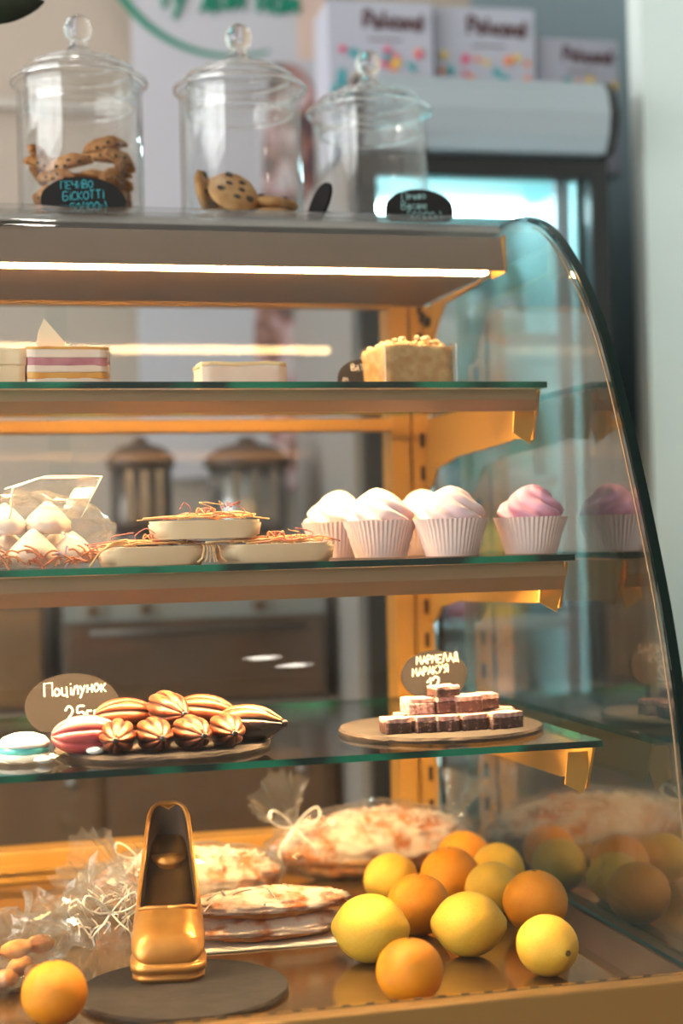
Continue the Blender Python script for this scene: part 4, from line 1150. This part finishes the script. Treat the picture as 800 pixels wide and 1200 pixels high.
def product(kind, col, shelfname, x, y, z):
    p3 = fpos(x, y, z)
    if kind == 'pouch':
        r = thing('snack_pouch', f'{col} snack pouch on the {shelfname} fridge shelf', 'packet', p3, -.03+random.uniform(-.1, .1), 'packets in the fridge')
        bm = bmesh.new(); rows = []
        for i in range(7):
            t = i/6; th = .028*math.sin(PI*(.06+.9*t))**.7
            rows.append([bm.verts.new((.036*math.cos(a)*(1-.05*math.sin(PI*t)), th*math.sin(a), .125*t)) for a in [2*PI*k/16 for k in range(16)]])
        for A, B in zip(rows, rows[1:]):
            for k in range(16): bm.faces.new((A[k], A[(k+1) % 16], B[(k+1) % 16], B[k]))
        bm.faces.new(rows[0][::-1]); bm.faces.new(rows[-1]); obj('pouch_body', bm, 'pack_'+col, r, smooth=True)
        obj('label_patch', bx(-.02, .02, -.029, -.0275, .04, .085, bev=.0004), 'pack_'+random.choice(['white', 'yellow', 'pink', 'teal']), r)
    elif kind == 'bottle':
        r = thing('drink_bottle', f'{col} drink bottle on the {shelfname} fridge shelf', 'bottle', p3, 0, 'bottles in the fridge')
        obj('bottle_body', lathe(bmesh.new(), [(0, 0), (.028, 0), (.030, .005), (.030, .12), (.022, .145), (.012, .165), (.012, .180), (0, .18)], 20, caps=False), 'pack_'+col, r, smooth=True)
        obj('bottle_cap', lathe(bmesh.new(), [(0, .176), (.0145, .176), (.0145, .194), (0, .194)], 16, caps=False), 'cap_white', r)
        obj('bottle_label', lathe(bmesh.new(), [(.0304, .05), (.0304, .10)], 20, caps=False), 'pack_white' if col != 'white' else 'pack_teal', r, smooth=True)
    else:
        r = thing('drink_carton', f'{col} drink carton on the {shelfname} fridge shelf', 'carton', p3, -.03, 'cartons in the fridge')
        bm = bx(-.032, .032, -.032, .032, 0, .15)
        prism(bm, [(-.032, .15), (.032, .15), (.002, .18), (.002, .195), (-.002, .195), (-.002, .18)], 'X', -.032, .032); obj('carton_body', bm, 'pack_'+col, r)
        obj('carton_panel', bx(-.026, .026, -.0335, -.032, .03, .12), 'pack_white' if col != 'white' else 'pack_mint', r)
for x, c, k in ((-.17, 'pink', 'pouch'), (-.09, 'blue', 'pouch'), (-.01, 'pink', 'pouch'), (.07, 'yellow', 'carton'), (.15, 'teal', 'pouch')): product(k, c, 'third', x, .16, zs_sh[2])
for x, c in ((-.16, 'white'), (-.08, 'mint'), (.0, 'white'), (.08, 'mint'), (.15, 'white')): product('carton', c, 'fourth', x, .28, zs_sh[3])
for x, c in ((-.16, 'teal'), (-.09, 'teal'), (-.02, 'white'), (.05, 'teal'), (.12, 'mint')): product('bottle', c, 'top', x, .2, zs_sh[4])
for x, c in ((-.15, 'white'), (-.07, 'mint'), (.02, 'white'), (.1, 'teal')): product('carton', c, 'second', x, .3, zs_sh[1])
# printed cartons on top of the fridge
pbr('box_white', (180, 182, 198), .7)
pbr('print_brown', (96, 70, 74), .7)
for n_, c in (('p_teal', (30, 160, 170)), ('p_pink', (222, 90, 130)), ('p_orange', (236, 140, 90)), ('p_yellow', (236, 200, 90)), ('p_blue', (80, 140, 200)), ('p_green', (150, 170, 120))): pbr(n_, c, .7)
BYY = 3.0
for i, (x0, x1, yt, yb, lab) in enumerate(((383, 505, -6, 108, 'white gift carton with flower print nearest the banner'), (508, 624, 2, 118, 'white gift carton with flower print between two like it'), (627, 722, 26, 130, 'white gift carton with flower print at the wall end of the fridge'))):
    Y = BYY+.02*i
    zt = FT+.02
    A = at(x0, yt, Y=Y); B = at(x1, yt, Y=Y); w_ = B.x-A.x
    hh = A.z-.006-zt if i < 2 else A.z-.03-zt
    r = thing('gift_carton', lab, 'carton', ((A.x+B.x)/2, Y, zt), -.05, 'printed cartons on the fridge')
    obj('carton_body', bx(-w_/2, w_/2, 0, .14, 0, hh, bev=.002), 'box_white', r)
    chalk('brand_lettering', 'Pelicand', hh*.10, 'print_brown', r, w_*.12, hh*.83, -.001, -.02, pen=.13)
    bm = bx(-w_*.12, w_*.2, -.0012, 0, hh*.755, hh*.765); obj('small_print', bm, 'print_brown', r)
    rnd = random.Random(i+4)
    for k in range(42):
        fx = rnd.uniform(-.45, .45)*w_; fz = hh*(.36+.34*rnd.random()**1.2); s = rnd.uniform(.006, .013)
        m_ = rnd.choice(['p_teal', 'p_pink', 'p_orange', 'p_yellow', 'p_teal', 'p_pink', 'p_teal'])
        bm = bmesh.new(); pts = []
        for q in range(30):
            a = 2*PI*q/30; rr = s*(.72+.28*math.cos(5*a)); pts.append((fx+rr*math.cos(a), fz+rr*math.sin(a)))
        prism(bm, pts, 'Y', -.0014-.0001*k, -.0002); obj('printed_flower', bm, m_, r)
# banner on the wall
pbr('banner', (196, 196, 206), .8)
pbr('banner_edge', (216, 190, 180), .8)
pbr('banner_green', (16, 134, 110), .8)
m_, t_, out_ = nt('banner_print')
tc = N(t_, 'ShaderNodeTexCoord'); nzn = N(t_, 'ShaderNodeTexNoise'); nzn.inputs['Scale'].default_value = 11; nzn.inputs['Detail'].default_value = 2
rp = N(t_, 'ShaderNodeValToRGB'); cr = rp.color_ramp
cr.elements[0].position = .40; cr.elements[0].color = lin((96, 74, 78))+(1,); cr.elements[1].position = .66; cr.elements[1].color = lin((206, 196, 200))+(1,)
e_ = cr.elements.new(.48); e_.color = lin((150, 104, 92))+(1,); e_ = cr.elements.new(.57); e_.color = lin((204, 168, 172))+(1,)
bd = N(t_, 'ShaderNodeBsdfPrincipled'); bd.inputs['Roughness'].default_value = .8
t_.links.new(tc.outputs['Object'], nzn.inputs['Vector']); t_.links.new(nzn.outputs['Fac'], rp.inputs[0]); t_.links.new(rp.outputs[0], bd.inputs['Base Color']); t_.links.new(bd.outputs[0], out_.inputs[0])
BY = YB-.06
A = at(155, 50, Y=BY); B = at(348, 50, Y=BY); E_ = at(381, 50, Y=BY); zb = at(250, 560, Y=BY).z
bn = thing('wall_banner', 'tall white wall banner with green ring, green writing and chocolate print', 'banner', (A.x, BY, zb))
obj('sheet', bx(0, E_.x-A.x, 0, .012, 0, 2.62-zb), 'banner', bn)
obj('edge_strip', bx(B.x-A.x, E_.x-A.x, -.002, 0, at(360, 70, Y=BY).z-zb, 2.62-zb), 'banner_edge', bn)
cpt = at(262, -70, Y=BY); rc = (at(262, 66, Y=BY).z)
R0 = cpt.z-rc
bm = bmesh.new()
arc = []
for k in range(41):
    a = PI*1.02+PI*.96*k/40*.62
    arc.append((cpt.x-A.x+R0*1.05*math.cos(a), -.0025, cpt.z-zb+R0*math.sin(a)))
tube(bm, arc, [.012*(1-.75*k/40) for k in range(41)], 8, flat=1); 
for v in bm.verts: v.co.y = -.0025+(v.co.y+.0025)*.1
obj('green_ring', bm, 'banner_green', bn)
q = at(268, 8, Y=BY); chalk('green_lettering', 'ту дай нам', .062, 'banner_green', bn, q.x-A.x, q.z-zb-.008, -.003, 0, pen=.1)
bm = bmesh.new(); pts = []
c0 = at(352, 60, Y=BY); c1 = at(350, 590, Y=BY)
for k in range(48):
    a = 2*PI*k/48; cx_ = (c0.x+c1.x)/2-A.x; cz_ = (c0.z+c1.z)/2-zb
    s = 1+.16*nz((math.cos(a), math.sin(a), 0), 2.2, 4)
    pts.append((min(cx_+.105*s*math.copysign(abs(math.cos(a))**.7, math.cos(a))+.012*math.sin(a*3), E_.x-A.x-.003), cz_+(c0.z-c1.z)/2*s*.95*math.sin(a)))
prism(bm, pts, 'Y', -.004, -.0022); obj('chocolate_print', bm, 'banner_print', bn)

# back counter, oven, grinders
pbr('counter_dark', (96, 74, 56), .5, rgb2=(84, 64, 48), scale=6)
pbr('counter_top', (120, 112, 106), .4)
pbr('oven_dark', (84, 68, 54), .4)
pbr('oven_glass', (92, 72, 56), .12, spec=.6)
pbr('steel', (150, 148, 146), .3, metal=.9)
pbr('steel_dark', (92, 84, 80), .35, metal=.7)
pbr('lid_brown', (88, 66, 52), .5)
ct = thing('back_counter', 'dark brown service counter along the back wall', 'counter', (-.1, 3.0, 0))
obj('worktop', bx(-.95, .84, -.02, .48, .80, .83, bev=.004), 'counter_top', ct)
for x0 in (-.93, -.49, -.05, .39):
    c_ = obj('cabinet_door', bx(x0, x0+.42, -.002, .016, .1, .79, bev=.003), 'counter_dark', ct); obj('door_knob', ball(bmesh.new(), .012, .012, .012, (x0+.37, -.014, .7), 12, 8), 'steel', c_, smooth=True)
obj('carcass', bx(-.94, .83, .016, .47, 0, .80), 'counter_dark', ct)
O0, O1 = at(72, 720, Y=3.02).x, at(384, 720, Y=3.02).x
ov = thing('countertop_oven', 'dark glass fronted countertop oven under the coffee grinders', 'oven', ((O0+O1)/2, 3.02, .83)); w_ = (O1-O0)/2
obj('body', bx(-w_, w_, .01, .42, 0, .215, bev=.004), 'oven_dark', ov)
pbr('panel_grey', (120, 130, 136), .5)
obj('control_strip', bx(-w_+.005, w_-.005, 0, .012, .165, .208), 'panel_grey', ov)
for x in (-.2, -.1, .12): 
    bm = bmesh.new(); tube(bm, [(x, 0, .186), (x, -.015, .186)], .012, 14); obj('knob', bm, 'oven_dark', ov)
d_ = obj('door', bx(-w_+.008, w_-.008, -.006, .012, .01, .158, bev=.003), 'oven_glass', ov)
bm = bmesh.new(); tube(bm, [(-w_+.05, -.03, .145), (w_-.05, -.03, .145)], .006, 8); obj('handle', bm, 'steel_dark', d_, smooth=True)
O2 = at(-140, 720, Y=3.02).x
ov2 = thing('display_warmer', 'brown glass fronted warming cabinet beside the oven', 'oven', ((O2+O0)/2-.012, 3.02, .83)); w2 = (O0-O2)/2-.016
pbr('warm_brown', (120, 92, 62), .4)
obj('body', bx(-w2, w2, .01, .42, 0, .215, bev=.004), 'oven_dark', ov2); obj('door', bx(-w2+.01, w2-.01, -.002, .012, .012, .19, bev=.003), 'warm_brown', ov2)
OT = 1.045
def grinder(label, px_, wpx, top_px, Y, mat, taper):
    g = at(px_, 600, Y=Y); r = thing('coffee_grinder', label, 'coffee grinder', (g.x, Y, OT)); R_ = wpx/F_PX*Y/2; H_ = at(px_, top_px, Y=Y).z-OT
    obj('base', lathe(bmesh.new(), [(0, 0), (R_*.8, 0), (R_*.8, .02), (R_*.5, .03), (R_*.5, H_*.30), (R_*.8, H_*.36), (0, H_*.36)], 32, caps=False), mat, r, smooth=True)
    obj('drum', lathe(bmesh.new(), [(0, H_*.36), (R_*taper, H_*.36), (R_*.95, H_*.45), (R_*.95, H_*.80), (0, H_*.80)], 40, caps=False), mat, r, smooth=True)
    obj('lid', lathe(bmesh.new(), [(0, H_*.80), (R_*1.05, H_*.80), (R_*1.05, H_*.86), (R_*.7, H_*.93), (R_*.25, H_*.96), (R_*.18, H_), (0, H_)], 40, caps=False), 'lid_brown', r, smooth=True)
    bm = bmesh.new(); tube(bm, [(0, -R_*.45, H_*.25), (0, -R_*.9, H_*.2), (0, -R_*1.0, H_*.1)], .010, 10); obj('spout', bm, 'steel', r, smooth=True)
    for k in (0, 1, 2): 
        a = -PI/2+.5*(k-1); obj('rib', bx(R_*.95*math.cos(a)-.006, R_*.95*math.cos(a)+.006, R_*.96*math.sin(a)-.004, R_*.96*math.sin(a)+.004, H_*.45, H_*.78), 'steel', r)
    return r
grinder('small dark steel coffee grinder on the oven', 166, 76, 512, 3.2, 'steel_dark', .8)
grinder('wide polished steel coffee grinder with brown lid', 291, 98, 512, 3.2, 'steel', .9)

# right side: low teal cabinet by the fridge
pbr('teal_dark', (24, 92, 100), .5, rgb2=(20, 78, 86), scale=4)
TX0, TZ = at(640, 880, Y=2.42).x, at(745, 838, Y=2.42).z
tb = thing('teal_cabinet', 'low dark teal cabinet between the display case and the side wall', 'cabinet', ((TX0+1.6)/2, 2.6, 0)); tw = (1.6-TX0)/2
obj('body', bx(-tw+.01, tw-.01, -.17, .18, .05, TZ-.02, bev=.004), 'teal_dark', tb); obj('top', bx(-tw, tw, -.19, .19, TZ-.02, TZ, bev=.003), 'teal_dark', tb)
obj('plinth', bx(-tw+.03, tw-.03, -.15, .16, 0, .05), 'fridge_black', tb)
for x in (-tw+.015, .003):
    d_ = obj('door', bx(x, x+tw-.018, -.182, -.17, .07, TZ-.04, bev=.002), 'teal_dark', tb); obj('handle', bx(x+.1, x+.13, -.197, -.182, .6, .66, bev=.002), 'steel', d_)
